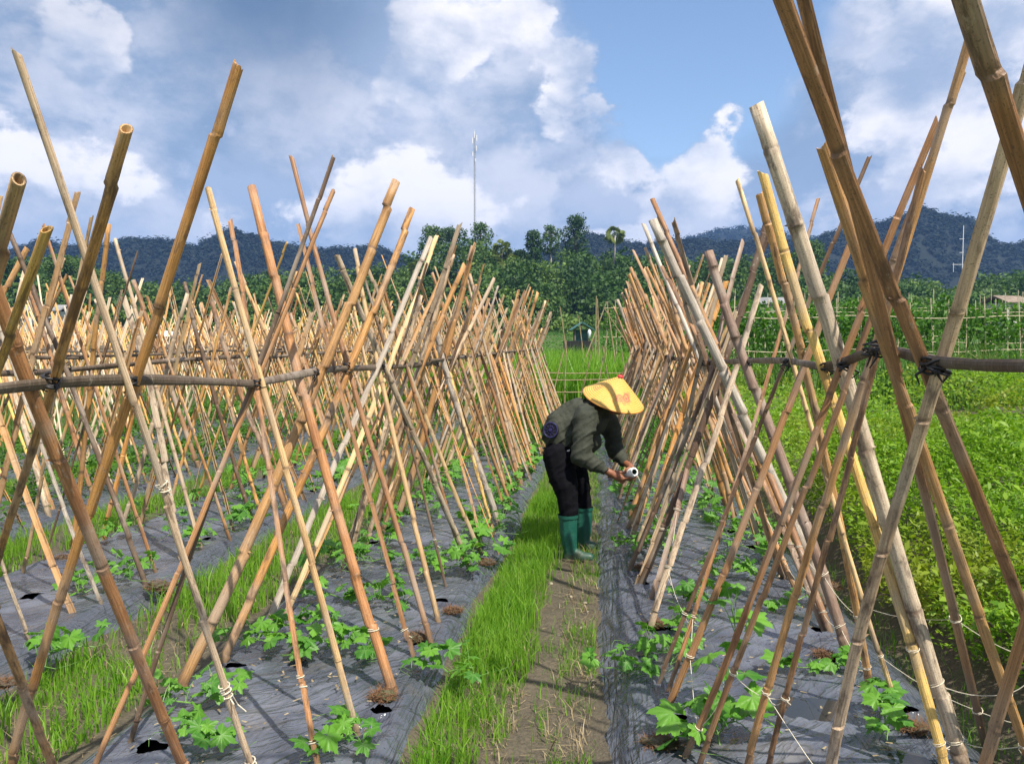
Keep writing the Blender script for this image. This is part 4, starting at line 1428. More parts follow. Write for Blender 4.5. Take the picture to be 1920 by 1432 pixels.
# tarp covered shelter among the far stakes
Y = 34
p = at_depth(345, 640, Y)
sh = empty('tarp_shelter', (p.x, Y, 0), 0.12)
tag(sh, 'low shelter of stacked bamboo under a sagging white tarp', 'shelter')
for sx in (-1.0, 1.0):
    for sy in (-.5, .5):
        bpart('post', TRUNK, sh, [((.06, .06, 1.75), (sx, sy, .87))])
nx, ny = 21, 9
xs, ys = np.linspace(-1.25, 1.25, nx), np.linspace(-.75, .75, ny)
X, Yg = np.meshgrid(xs, ys)
Z = 2.12 - 0.16 * np.cos(X * 2.2) * np.cos(Yg * 1.5) - 0.10 * (X / 1.25) ** 2 - 0.22 * (Yg < -0.55) + 0.03 * fbm(X * 3, Yg * 3, 2)
ii = np.arange(nx * ny).reshape(ny, nx)
link('tarp', mesh_np('tarp', np.stack([X, Yg, Z], -1).reshape(-1, 3), np.stack([ii[:-1, :-1], ii[:-1, 1:], ii[1:, 1:], ii[1:, :-1]], -1).reshape(-1, 4), True), sh, TARPW)
for k in range(7):
    bm = bmesh.new()
    add_tube(bm, [(-1.2 + random.uniform(-.1, .1), -.45 + random.uniform(-.06, .06), 1.42 + k * .075), (1.2 + random.uniform(-.1, .1), -.45 + random.uniform(-.06, .06), 1.42 + k * .075)], 0.034, 6)
    o = link('bamboo_pole', bm_mesh('bamboo_pole', bm), sh, BAMBOO)
    o.color = (0.38, 0.25, 0.14, 1)

def house(px, Y, wd, dp, h, rh, wall, roof, label, rot=0.0, base=None):
    p = at_depth(px, 640, Y)
    r = empty('farm_house', (p.x, Y, float(land_z(Y)) if base is None else base), rot)
    bpart('wall', wall, r, [((wd, dp, h), (0, 0, h / 2))])
    gable('roof', roof, r, dp, wd, h - 0.02, rh, 0.5, 0.14).rotation_euler = (0, 0, math.pi / 2)
    for k in range(3):
        bpart('window', GLASSD, r, [((wd * .12, .08, h * .28), (-wd * .3 + k * wd * .3, -dp / 2 - .02, h * .62))])
    bpart('door', TRUNK, r, [((wd * .1, .08, h * .5), (wd * .16, -dp / 2 - .02, h * .25))])
    tag(r, label, 'house')
house(83, 118, 6.4, 5, 4.4, 1.0, WHITEWALL, ROOFGREY, 'white farm house beyond the far stakes', 0.1)
house(1447, 108, 3.4, 4, 5.4, 1.0, WHITEWALL, ROOFGREY, 'white house glimpsed between stakes above the bean rows', -0.2)
house(1884, 112, 4.2, 4, 5.6, 1.1, WHITEWALL, ROOFTAN, 'small house with a tan roof above the bean rows', 0.3)

# ------------------------------------------------------------------ wooded hill
FX = [-700, -200, 0, 100, 180, 260, 340, 420, 480, 560, 640, 700, 760, 800, 850, 900, 960, 1020, 1080, 1150, 1200, 1250, 1300, 1400, 1480, 1530, 1560, 1620, 1700, 1800, 1920, 2100, 2700]
FY = [500, 495, 492, 482, 497, 528, 540, 530, 512, 503, 502, 500, 492, 466, 452, 452, 458, 468, 464, 470, 475, 480, 472, 476, 468, 474, 500, 522, 528, 522, 512, 500, 500]
def ridge_z(px, d=230.0):
    y = np.interp(px, FX, FY)
    return CAMH + (HOR - y - 58) / F * d
def slope_z(px, d):
    base = land_z(d)
    k = sstep(150, 232, d)
    return base + (np.maximum(ridge_z(px), base) - base) * k * (1 - 0.25 * sstep(240, 320, d))
pxs = np.linspace(-900, 2900, 160)
ds = np.linspace(146, 420, 40)
PX, DD = np.meshgrid(pxs, ds)
ZZ = slope_z(PX, DD) + 1.2 * (fbm(PX * .02, DD * .05, 71) - .45) * sstep(150, 170, DD)
ZZ = np.where(DD > 415, -3, ZZ)
ii = np.arange(PX.size).reshape(PX.shape)
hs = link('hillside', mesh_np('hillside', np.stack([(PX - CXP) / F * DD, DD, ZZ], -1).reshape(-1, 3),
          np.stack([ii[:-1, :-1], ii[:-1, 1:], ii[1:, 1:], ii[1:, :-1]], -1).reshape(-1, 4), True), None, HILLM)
tag(hs, kind='structure')

def crown_points(blobs, n, r):
    """n points with outward normals through a set of (centre, radius-vector) clumps, thicker towards the shell."""
    vol = np.array([b[1][0] * b[1][1] * b[1][2] for b in blobs]) ** 0.7
    w_ = r.choice(len(blobs), n, p=vol / vol.sum())
    c = np.array([b[0] for b in blobs])[w_]
    s = np.array([b[1] for b in blobs])[w_]
    d = r.normal(0, 1, (n, 3))
    d /= np.linalg.norm(d, axis=1)[:, None]
    q = r.uniform(0.35, 1.0, n) ** 0.5
    q = q * (1 + 0.18 * r.normal(0, 1, n))
    return c + d * s * q[:, None], d
def leaf_quads(P, N, size, r, wild=0.75, out=0.8, up=0.35):
    n = len(P)
    nn = N * out + r.normal(0, wild, (n, 3)) + np.array([0, 0, up])
    nn /= np.linalg.norm(nn, axis=1)[:, None]
    a = np.cross(nn, r.normal(0, 1, (n, 3)))
    a /= np.linalg.norm(a, axis=1)[:, None]
    b = np.cross(nn, a)
    s = (size * r.uniform(0.55, 1.35, n))[:, None]
    v = np.concatenate([P - a * s * .5, P - b * s * .33, P + a * s * .5, P + b * s * .33], 0)
    i = np.arange(n)
    return v, np.stack([i, i + n, i + 2 * n, i + 3 * n], -1)
def tree_blobs(r, h, w_, nb):
    bl = []
    for k in range(nb):
        a = r.uniform(0, 6.28)
        q = w_ * 0.5 * math.sqrt(r.uniform(0, 1)) * 0.75
        z = h * r.uniform(0.45, 0.95)
        k2 = w_ * r.uniform(0.16, 0.30)
        q *= 1.15 - 0.75 * max(0, (z / h - 0.6)) / 0.4
        bl.append(((q * math.cos(a), q * math.sin(a), z), (k2, k2, k2 * r.uniform(.6, .9))))
    return bl
rf = np.random.default_rng(11)
def forest(name, label, mat, ntree, quads, leaf, dr, hr, pxr=(-420, 2340)):
    vs, fs, off = [], [], 0
    protos, tint = [], []
    for k in range(10):
        r = np.random.default_rng(500 + k)
        bl = tree_blobs(r, 1.0, 0.85, 9)
        P, N = crown_points(bl, quads, r)
        protos.append((P, N))
    for k in range(ntree):
        px, d = rf.uniform(*pxr), dr[0] + (dr[1] - dr[0]) * rf.uniform(0, 1) ** 0.8
        h = rf.uniform(*hr)
        P, N = protos[rf.integers(10)]
        a = rf.uniform(0, 6.28)
        ca, sa = math.cos(a), math.sin(a)
        R = np.array([[ca, -sa, 0], [sa, ca, 0], [0, 0, 1]])
        z0 = float(slope_z(px, d))
        sc = np.array([h * rf.uniform(.8, 1.2), h * rf.uniform(.8, 1.2), h])
        Q = (P * sc) @ R.T + np.array([(px - CXP) / F * d, d, z0 - 0.28 * h])
        v, f = leaf_quads(Q, N @ R.T, leaf, rf)
        vs.append(v); fs.append(f + off); off += len(v)
        tint.append(np.full(len(v), rf.uniform(0, 1), np.float32))
    me = mesh_np(name, np.concatenate(vs), np.concatenate(fs))
    at = me.attributes.new('tint', 'FLOAT', 'POINT')
    at.data.foreach_set('value', np.concatenate(tint))
    o = link(name, me, None, mat)
    tag(o, label, 'forest', kind='stuff')
forest('forest', 'dark green forest covering the low hill behind the fields', TREE_A, 470, 340, 1.0, (158, 240), (5.5, 14))
forest('forest', 'lighter green trees mixed through the forest on the low hill', TREE_B, 400, 280, 0.85, (150, 238), (5, 13))
forest('forest', 'low scrub along the foot of the forest', TREE_B, 330, 120, 0.7, (128, 158), (3, 6))

def big_tree(px, ytop, ybase, wpx, d, mat, label, trunk=TRUNK, nb=14, n=2300, leaf=0.62, lift=0.35, group=None):
    zb = CAMH + (HOR - ybase) / F * d
    h = (ybase - ytop) / F * d
    wd = wpx / F * d
    root = empty('forest_tree', ((px - CXP) / F * d, d, zb))
    r = np.random.default_rng(int(px * 3))
    bl = []
    for k in range(nb):
        z = h * (lift + (1 - lift) * (k + 0.5) / nb)
        a = k * 2.4 + r.uniform(-.5, .5)
        env = math.sin(math.pi * min(1, max(0.12, (z / h - lift) / (1 - lift) * 0.8 + 0.2))) ** 0.7
        q = wd * 0.5 * env * r.uniform(0.25, 0.75)
        k2 = wd * r.uniform(.15, .25)
        bl.append(((q * math.cos(a), q * math.sin(a), min(z, h - k2 * .7)), (k2, k2, k2 * .75)))
    P, N = crown_points(bl, n, r)
    v, f = leaf_quads(P, N, leaf, r)
    link('crown', mesh_np('crown', v, f), root, mat)
    bm = bmesh.new()
    add_tube(bm, [(0, 0, -1.5), (0.2, 0, h * .3), (-.15, .1, h * .6), (.1, 0, h * .85)], [wd * .045 + .12, wd * .035 + .1, wd * .025 + .06, .05], 8)
    for c, s in bl[::2]:
        zs = c[2] * 0.62
        add_tube(bm, [(0, 0, zs), (c[0] * .5, c[1] * .5, (zs + c[2]) * .5 + .3), c], [.16, .1, .04], 5)
    link('trunk', bm_mesh('trunk', bm, True), root, trunk)
    tag(root, label, 'tree', group)
big_tree(812, 424, 505, 62, 236, TREE_B, 'rounded green tree on the ridge beside a dark conical tree')
big_tree(848, 428, 505, 80, 240, TREE_A, 'dark spreading tree on the ridge near the radio mast', n=3200, nb=18)
big_tree(902, 419, 500, 58, 232, TREE_B, 'airy rounded tree standing in front of the radio mast foot', n=1500)
big_tree(1000, 434, 520, 46, 226, TREE_A, 'slim dark tree with a bare pale stem on the ridge', TRUNKPALE, lift=.42)
big_tree(1031, 424, 512, 46, 230, TREE_B, 'tree with a forked white stem beside the tallest tree', TRUNKPALE, n=1500, lift=.4)
big_tree(1078, 405, 512, 64, 232, TREE_A, 'tallest leafy tree on the ridge', n=3300, nb=20, lift=.2)
big_tree(975, 470, 520, 40, 228, TREE_A, 'short bushy tree on the ridge between the slim tree and the palms')
big_tree(1512, 452, 520, 70, 205, TREE_B, 'broad green tree on the hill shoulder behind the bean rows', n=2600)
big_tree(120, 480, 545, 80, 190, TREE_B, 'broad rounded tree above the far stakes near the white house', n=2800)
big_tree(40, 488, 550, 70, 188, TREE_A, 'dark rounded tree above the far stakes', n=2600)

def palm_tree(px, ytop, ybase, wpx, d, label):
    zb = CAMH + (HOR - ybase) / F * d
    h = (ybase - ytop) / F * d
    wd = wpx / F * d
    root = empty('fan_palm', ((px - CXP) / F * d, d, zb))
    r = random.Random(int(px))
    bm = bmesh.new()
    top = Vector((.2, 0, h - wd * .45))
    add_tube(bm, [(0, 0, -1), (.25, 0, h * .4), top], [.28, .22, .2], 8)
    link('trunk', bm_mesh('trunk', bm, True), root, TRUNKPALE)
    for k in range(30):
        a = k * 2.4
        el = r.uniform(-0.9, 1.4)
        d0 = Vector((math.cos(a) * math.cos(el), math.sin(a) * math.cos(el), math.sin(el)))
        L = wd * .5 * r.uniform(.8, 1.1)
        c = top + d0 * L * 0.55
        s = d0.cross(Vector((0, 0, 1))).normalized()
        u = s.cross(d0)
        tw = r.uniform(0, math.pi)
        s, u = s * math.cos(tw) + u * math.sin(tw), u * math.cos(tw) - s * math.sin(tw)
        bm = bmesh.new()
        add_tube(bm, [top, c], .05, 4)
        for j in range(9):
            b = -1.25 + 2.5 * j / 8
            e = d0 * math.cos(b) + s * math.sin(b)
            tip = c + e * L * .6 - Vector((0, 0, L * .16)) + u * .1
            m = c + e * L * .32
            wv = (s * math.cos(b) - d0 * math.sin(b)) * L * .10
            v = [bm.verts.new(q) for q in (c, m + wv, tip, m - wv)]
            bm.faces.new(v)
        link('frond', bm_mesh('frond', bm), root, PALM)
    tag(root, label, 'palm tree', 'fan palms on the wooded hill')
for q in ((1150, 427, 490, 36, 212, 'lone fan palm rising over the forest beside the tallest tree'),
          (940, 450, 520, 44, 224, 'tall fan palm on the ridge under the radio mast'), (893, 470, 540, 46, 218, 'pale fan palm below the airy rounded tree'),
          (925, 480, 545, 40, 214, 'fan palm in front of the tall ridge palm'), (962, 478, 545, 40, 216, 'yellowish fan palm beside the short bushy tree'),
          (928, 500, 570, 38, 206, 'lowest fan palm of the hillside palm group'), (872, 512, 575, 34, 200, 'small fan palm low on the slope in front of the forest'),
          (782, 488, 545, 34, 210, 'fan palm behind the tops of the bamboo stakes')):
    palm_tree(*q)

# ------------------------------------------------------------------ far hills with their own woods
HX = [-900, -300, 0, 35, 90, 131, 196, 259, 321, 376, 395, 441, 477, 520, 600, 700, 740, 790, 900, 1000, 1060, 1100, 1140, 1190, 1250, 1300, 1340, 1380, 1430, 1480, 1520, 1545, 1600, 1650, 1700, 1716, 1760, 1810, 1840, 1880, 1920, 2100, 2900]
HY = [440, 430, 468, 466, 447, 463, 457, 446, 450, 461, 449, 428, 441, 455, 467, 462, 472, 490, 500, 480, 455, 438, 445, 457, 452, 448, 450, 455, 446, 452, 456, 436, 428, 418, 398, 387, 403, 412, 440, 462, 452, 430, 440]
HX2 = [-900, 600, 1040, 1100, 1160, 1250, 1300, 1345, 1385, 1420, 1470, 1540, 1620, 2000, 2900]
HY2 = [520, 520, 470, 446, 452, 456, 440, 429, 424, 430, 437, 446, 500, 480, 470]
def hill_range(name, hx, hy, d0, d1, ntree, size, label):
    P0 = np.linspace(-900, 2900, 480)
    D = np.linspace(d0 * 0.72, d1, 22)
    PX, DD = np.meshgrid(P0, D)
    top = CAMH + (HOR - np.interp(PX, hx, hy)) / F * d0 - size * 0.5
    k = sstep(d0 * 0.72, d0, DD)
    fold = (fbm(PX * .012, DD * .006, 81, 4) - .45) * 2
    Z = 2 + (top - 2) * k * (1 + 0.22 * fold * (1 - k) * 2 * (k > 0)) - 60 * sstep(d0 * 1.05, d1, DD)
    Z = np.maximum(Z, 0.5)
    ii = np.arange(PX.size).reshape(PX.shape)
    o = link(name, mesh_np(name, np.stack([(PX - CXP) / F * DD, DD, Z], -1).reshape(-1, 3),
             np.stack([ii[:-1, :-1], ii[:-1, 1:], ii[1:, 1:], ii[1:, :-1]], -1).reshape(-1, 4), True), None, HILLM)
    tag(o, kind='structure')
    r = np.random.default_rng(int(d0))
    n = ntree
    px = r.uniform(-350, 2270, n)
    d = d0 * (0.74 + 0.27 * r.uniform(0, 1, n) ** 0.6)
    topn = CAMH + (HOR - np.interp(px, hx, hy)) / F * d0 - size * 0.5
    k = sstep(d0 * 0.72, d0, d)
    fold = (fbm(px * .012, d * .006, 81, 4) - .45) * 2
    z = 2 + (topn - 2) * k * (1 + 0.22 * fold * (1 - k) * 2)
    hh = size * r.uniform(0.5, 1.15, n) * np.where(r.uniform(0, 1, n) < .06, 1.6, 1)
    q = 44
    c = np.repeat(np.stack([(px - CXP) / F * d, d, z + hh * .15], -1), q, 0)
    dirs = r.normal(0, 1, (n * q, 3))
    dirs /= np.linalg.norm(dirs, axis=1)[:, None]
    s = np.repeat(hh, q)[:, None]
    Pp = c + dirs * s * np.array([.55, .55, .5]) * r.uniform(.5, 1, (n * q, 1))
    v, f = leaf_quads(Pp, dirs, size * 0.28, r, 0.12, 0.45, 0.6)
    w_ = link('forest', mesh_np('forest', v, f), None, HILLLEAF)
    tag(w_, label, 'forest', kind='stuff')
hill_range('hills', HX, HY, 900, 1300, 5200, 13, 'dark blue woods covering the nearer distant hills')
hill_range('far_hills', HX2, HY2, 1700, 2300, 2600, 18, 'faint blue woods on the farthest hill range')

# ------------------------------------------------------------------ radio mast and power pole
STEEL = mat_plain('galvanised_steel', (0.28, 0.29, 0.30), 0.5, 0.2, 1, metallic=0.4)
WHITEP = mat_plain('antenna_white', (0.75, 0.75, 0.75), 0.5, 0.1, 1)
d = 300
zt, zb = CAMH + (HOR - 258) / F * d, CAMH + (HOR - 470) / F * d
mast = empty('radio_mast', ((891 - CXP) / F * d, d, zb))
tag(mast, 'slender lattice radio mast rising above the wooded ridge', 'mast')
H = zt - zb
leg = [(0.42 * math.cos(a), 0.42 * math.sin(a)) for a in (0.3, 2.39, 4.49)]
for x, y in leg:
    bm = bmesh.new()
    add_tube(bm, [(x, y, -3), (x * .85, y * .85, H)], .07, 5)
    link('leg', bm_mesh('leg', bm), mast, STEEL)
bm = bmesh.new()
nseg = 44
for k in range(nseg):
    z0, z1 = H * k / nseg, H * (k + 1) / nseg
    for i in range(3):
        a, b = leg[i], leg[(i + 1) % 3]
        add_tube(bm, [(a[0] * .93, a[1] * .93, z0), (b[0] * .93, b[1] * .93, z1)], .035, 4, False)
        add_tube(bm, [(a[0] * .93, a[1] * .93, z0), (b[0] * .93, b[1] * .93, z0)], .03, 4, False)
br = link('bracing', bm_mesh('bracing', bm), mast, STEEL)
br['kind'] = 'stuff'
for k, (x, y, z, h) in enumerate(((.8, 0, H - 1.5, 2.2), (-.8, -.2, H - 2.5, 2.2), (0, -.8, H - .5, 2.4), (.7, -.4, H - 5.5, 1.9), (-.7, 0, H - 7.5, 1.8), (.3, -.7, H - 10, 1.2))):
    bpart('antenna', WHITEP, mast, [((.32, .2, h), (x, y, z))])
bm = bmesh.new()
add_tube(bm, [(0, 0, H), (0, 0, H + 1.6)], .05, 5)
link('spire', bm_mesh('spire', bm), mast, WHITEP)

d = 260
zt, zb = CAMH + (HOR - 425) / F * d, 3
pole = empty('power_pole', ((1799 - CXP) / F * d, d, zb))
tag(pole, 'pale power pole with cross arms in front of the dark hill', 'power pole')
bm = bmesh.new(); add_tube(bm, [(0, 0, -1), (0, 0, zt - zb)], [.2, .12], 6); link('shaft', bm_mesh('shaft', bm), pole, WHITEP)
for z, wd in ((zt - zb - 4.5, 1.6), (zt - zb - 9, 1.4), (zt - zb - 13, 4.2)):
    bpart('cross_arm', WHITEP, pole, [((wd, .12, .14), (-wd * .3, 0, z))])
bpart('stay', WHITEP, pole, [((.12, .12, 3.0), (-3.0, 0, zt - zb - 14))])

# ------------------------------------------------------------------ the worker
YP = 5.78
def Pp(px, py, dy=0.0):
    return at_depth(px, py, YP + dy)
def sculpt(name, chains, voxel, mat, parent, smooth=6, fold=0.0, fold_scale=9.0, cut=None, seed=0):
    """One continuous surface grown over chains of tapered limbs [(point, radius), ...]; squash = per-axis scale of its section."""
    bm = bmesh.new()
    for ch in chains:
        sq = ch[0] if isinstance(ch[0], tuple) and len(ch[0]) == 3 and not isinstance(ch[0][0], Vector) else None
        pts = ch[1:] if sq else ch
        sq = sq or (1, 1, 1)
        if len(pts) == 1:
            pts = [pts[0], pts[0]]
        for (a, ra), (b, rb) in zip(pts, pts[1:]):
            n = max(1, int((b - a).length / (min(ra, rb) * 0.3)))
            for k in range(n + 1):
                p, r = a.lerp(b, k / n), ra + (rb - ra) * k / n
                res = bmesh.ops.create_icosphere(bm, subdivisions=2, radius=r)
                bmesh.ops.transform(bm, matrix=Matrix.Translation(p) @ Matrix.Diagonal((*sq, 1)), verts=res['verts'])
    me = bpy.data.meshes.new(name)
    bm.to_mesh(me); bm.free()
    o = bpy.data.objects.new(name, me)
    COL.objects.link(o)
    m = o.modifiers.new('r', 'REMESH'); m.mode = 'VOXEL'; m.voxel_size = voxel
    m = o.modifiers.new('s', 'SMOOTH'); m.factor = 0.5; m.iterations = smooth
    dg = bpy.context.evaluated_depsgraph_get()
    out = bpy.data.meshes.new_from_object(o.evaluated_get(dg))
    bpy.data.objects.remove(o); bpy.data.meshes.remove(me)
    n = len(out.vertices)
    co = np.empty(n * 3, np.float32); out.vertices.foreach_get('co', co); co = co.reshape(-1, 3)
    if fold:
        no = np.empty(n * 3, np.float32); out.vertices.foreach_get('normal', no); no = no.reshape(-1, 3)
        u = co[:, 0] * 0.8 + co[:, 2] * 0.6
        wv = co[:, 2] * 0.8 - co[:, 0] * 0.6
        f = fbm(u * fold_scale * 0.6 + co[:, 1] * 3 + seed, wv * fold_scale * 2.2 + co[:, 1] * 5, 91, 4) - 0.45
        rid = 1 - np.abs(2 * vnoise(u * fold_scale * .5 + seed, wv * fold_scale * 1.8 + co[:, 1] * 6, 95) - 1)
        co = co + no * (f * fold + (rid ** 3) * fold * 0.5)[:, None]
        out.vertices.foreach_set('co', co.ravel())
    if cut:
        bm = bmesh.new(); bm.from_mesh(out)
        for cp, cn in cut:
            bmesh.ops.bisect_plane(bm, geom=bm.verts[:] + bm.edges[:] + bm.faces[:], plane_co=cp, plane_no=cn, clear_outer=True)
        bm.to_mesh(out); bm.free()
    out.polygons.foreach_set('use_smooth', np.ones(len(out.polygons), dtype=bool))
    out.update()
    out.materials.clear()
    ob = link(name, out, None, mat)
    ob.parent = parent
    ob.matrix_parent_inverse = parent.matrix_world.inverted()
    return ob

SKIN = mat_plain('skin', (0.26, 0.10, 0.05), 0.5, 0.25, 60, 0.15)
mj, tj, bj, oj = material('jacket_cloth', 0.75)
nj = tj.noise(coords(tj), 7, 5, 0.6)
tj.put(bj.inputs['Base Color'], tj.mix(tj.step(nj, .3, .7), (0.032, 0.037, 0.026), (0.056, 0.060, 0.044)))
bj.inputs['Specular IOR Level'].default_value = 0.25
tj.put(bj.inputs['Normal'], tj.bump(tj.noise(coords(tj), 24, 4, .6, .8), .5, .012))
JACKET = mj
TROUSER = mat_plain('trouser_cloth', (0.004, 0.004, 0.006), 0.85, 0.3, 9, 0.3)
TROUSER.node_tree.nodes['Principled BSDF'].inputs['Specular IOR Level'].default_value = 0.12
mb, tb_, bb, ob_ = material('boot_rubber', 0.38)
nb1 = tb_.noise(coords(tb_), 9, 6, .65)
pz = tb_.n('ShaderNodeSeparateXYZ'); tb_.put(pz.inputs[0], tb_.n('ShaderNodeNewGeometry').outputs['Position'])
mud = tb_.math('MULTIPLY', tb_.step(tb_.math('ADD', pz.outputs[2], tb_.math('MULTIPLY', nb1, -.28)), -.02, -0.13), 1.0)
tb_.put(bb.inputs['Base Color'], tb_.mix(tb_.math('MULTIPLY', mud, .65), tb_.mix(nb1, (0.006, 0.066, 0.045), (0.013, 0.115, 0.08)), (0.075, 0.060, 0.038)))
tb_.put(bb.inputs['Roughness'], tb_.step(nb1, .3, .7, .3, .6))
BOOT = mb
MUD = mat_plain('boot_sole', (0.06, 0.045, 0.03), 0.9, 0.4, 30, 0.4)

footp = ground_at(1078, 1060, 0)
person = empty('person', (footp.x, footp.y, 0))
bpy.context.view_layer.update()
tag(person, 'person in green jacket and boots bending to tie twine at the stakes', 'person')
V_ = Vector
head = Pp(1149, 753, .08)
neck = Pp(1120, 770, .09)
sh_n, el_n, wr_n = Pp(1097, 785, -.11), Pp(1090, 856, -.17), Pp(1133, 880, -.16)
sh_f, el_f, wr_f = Pp(1140, 790, .24), Pp(1154, 848, .20), Pp(1173, 868, .06)
hip_n, kn_n, an_n = Pp(1046, 852, .0), Pp(1062, 918, -.07), Pp(1067, 1030, -.1)
hip_f, kn_f, an_f = Pp(1066, 850, .22), Pp(1090, 915, .22), Pp(1094, 1010, .2)
spool_c = Pp(1183, 887, -.14)
axis_v = (Vector((0.35, -0.86, 0.36))).normalized()       # the spool's long axis, its hollow end towards the camera
def finger(base, pts, r0=.0092, r1=.0068):
    L = [base] + pts
    return [(p, r0 + (r1 - r0) * k / (len(L) - 1)) for k, p in enumerate(L)]
side_v = axis_v.cross(Vector((0, 0, 1))).normalized()
if side_v.x < 0:
    side_v = -side_v
up_v = side_v.cross(axis_v).normalized()
if up_v.z < 0:
    up_v = -up_v
def spool_pt(ang, along, rad=.044):
    return spool_c + (side_v * math.cos(ang) + up_v * math.sin(ang)) * rad + axis_v * along
palm_n = Pp(1156, 893, -.16)
body_ch = [
    [(Pp(1056, 838, .1), .12), (Pp(1090, 800, .1), .13), (neck, .07)],
    [(neck, .055), (Pp(1136, 762, .08), .055)],
    [(.95, .82, 1.12), (head, .088)],
    [(.9, .8, .8), (Pp(1160, 766, .06), .06)],
    [(Pp(1170, 764, .04), .016)],
    [(sh_n, .05), (el_n, .04), (wr_n, .027)], [(sh_f, .05), (el_f, .04), (wr_f, .026)],
    [(Pp(1056, 838, .1), .1), (hip_n, .09), (kn_n, .055), (an_n, .04)], [(Pp(1060, 838, .15), .1), (hip_f, .085), (kn_f, .052), (an_f, .04)],
    [(wr_n, .027), (Pp(1145, 886, -.165), .026), (palm_n, .028), (Pp(1166, 896, -.155), .024)],
    [(wr_n + V_((0, .012, -.008)), .022), (palm_n + V_((0, .02, -.012)), .022), (Pp(1168, 902, -.145), .018)],
]
for k, (al, ext) in enumerate(((.022, 1.0), (.002, 1.06), (-.018, 1.0), (-.036, .85))):
    body_ch.append(finger(Pp(1164, 899, -.16 + k * .012), [spool_pt(-2.3, al, .047), spool_pt(-1.55, al, .048), spool_pt(-0.85 * ext, al, .046), spool_pt(-0.35 * ext, al, .044)]))
body_ch.append(finger(Pp(1150, 884, -.155), [spool_pt(2.95, .0, .05), spool_pt(2.25, .01, .047), spool_pt(1.6, .012, .044)], .0115, .0085))
palm_f = Pp(1181, 874, .01)
body_ch.append([(wr_f, .026), (palm_f, .026), (Pp(1186, 879, -.02), .021)])
for k in range(4):
    b = palm_f + V_((.012, -.012 - .016 * k, -.004))
    body_ch.append(finger(b, [b + V_((.022, -.012, -.006)), b + V_((.036, -.024, -.024)), b + V_((.030, -.034, -.044))], .009, .0068))
body_ch.append(finger(palm_f + V_((-.01, -.03, .0)), [palm_f + V_((.006, -.05, -.004)), palm_f + V_((.024, -.06, -.012))], .0105, .008))
body = sculpt('body', body_ch, .0055, SKIN, person, 3)
jacket = sculpt('jacket', [
    [(1, 1.12, 1), (Pp(1061, 820, .09), .150), (Pp(1078, 803, .09), .165), (Pp(1100, 788, .09), .155), (Pp(1117, 776, .09), .105)],
    [(Pp(1068, 838, .08), .125), (Pp(1096, 822, .08), .13)],
    [(Pp(1050, 813, .06), .138)],
    [(Pp(1052, 796, .07), .125), (Pp(1085, 778, .08), .135)],
    [(neck, .078), (Pp(1129, 766, .085), .072)],
    [(Pp(1106, 778, .02), .10), (sh_n, .088), (Pp(1093, 822, -.15), .076), (el_n, .070), (Pp(1112, 868, -.175), .062), (Pp(1129, 877, -.165), .043)],
    [(Pp(1120, 782, .16), .09), (sh_f, .080), (Pp(1150, 820, .235), .068), (el_f, .062), (Pp(1168, 863, .09), .042)],
], .0075, JACKET, person, 4, 0.026, 10.0, seed=3)
trousers = sculpt('trousers', [
    [(1, 1.15, 1), (Pp(1056, 836, .1), .140), (Pp(1060, 856, .1), .135)],
    [(hip_n, .118), (Pp(1054, 890, -.04), .112), (kn_n, .088), (Pp(1066, 955, -.085), .074), (Pp(1067, 972, -.09), .062)],
    [(hip_f, .112), (Pp(1080, 885, .22), .092), (kn_f, .072), (Pp(1095, 950, .215), .064), (Pp(1095, 968, .21), .055)],
], .0085, TROUSER, person, 5, 0.013, 11.0, seed=8)
for nm, sx, top, sh, ank, heel, ball, toe, gy in (
        ('n', 0, Pp(1065, 964, -.09), Pp(1066, 1000, -.095), Pp(1069, 1036, -.1), Pp(1066, 1047, -.1), Pp(1094, 1052, -.13), Pp(1105, 1054, -.14), -.1),
        ('f', 1, Pp(1094, 950, .21), Pp(1094, 985, .2), Pp(1093, 1012, .2), Pp(1091, 1022, .2), Pp(1108, 1030, .17), Pp(1113, 1031, .16), .2)):
    for q in (heel, ball, toe):
        q.z = max(q.z, 0.045)
    ch = [[(top + V_((0, 0, .05)), .073), (top, .072), (sh, .066), (ank, .054), (heel, .047)], [(1, .9, 1), (heel, .046), (ball, .044), (toe, .038)], [(.9, .8, 1), (ank, .052), (ball + V_((-.03, 0, .02)), .036)]]
    bt = sculpt('boot', ch, .006, BOOT, person, 4, 0.006, 10, cut=[(top, Vector((0, 0, 1))), (Vector((0, 0, 0.012)), Vector((0, 0, -1)))], seed=sx)
    sole = sculpt('sole', [[(1.1, 1, .5), (heel + V_((0, 0, -.025)), .052), (ball + V_((0, 0, -.025)), .05), (toe + V_((.005, 0, -.025)), .044)]], .006, MUD, bt, 2, 0.006, 20)
    bm = bmesh.new()
    bmesh.ops.create_cone(bm, cap_ends=False, segments=28, radius1=.0755, radius2=.0765, depth=.022)
    for v in bm.verts:
        v.co = top + V_((v.co.x, v.co.y, v.co.z - .012))
    cf = link('cuff_band', bm_mesh('cuff_band', bm, True), None, BOOT)
    cf.parent = bt
    cf.matrix_parent_inverse = bt.matrix_world.inverted() if False else Matrix()
    cf.matrix_world = Matrix()

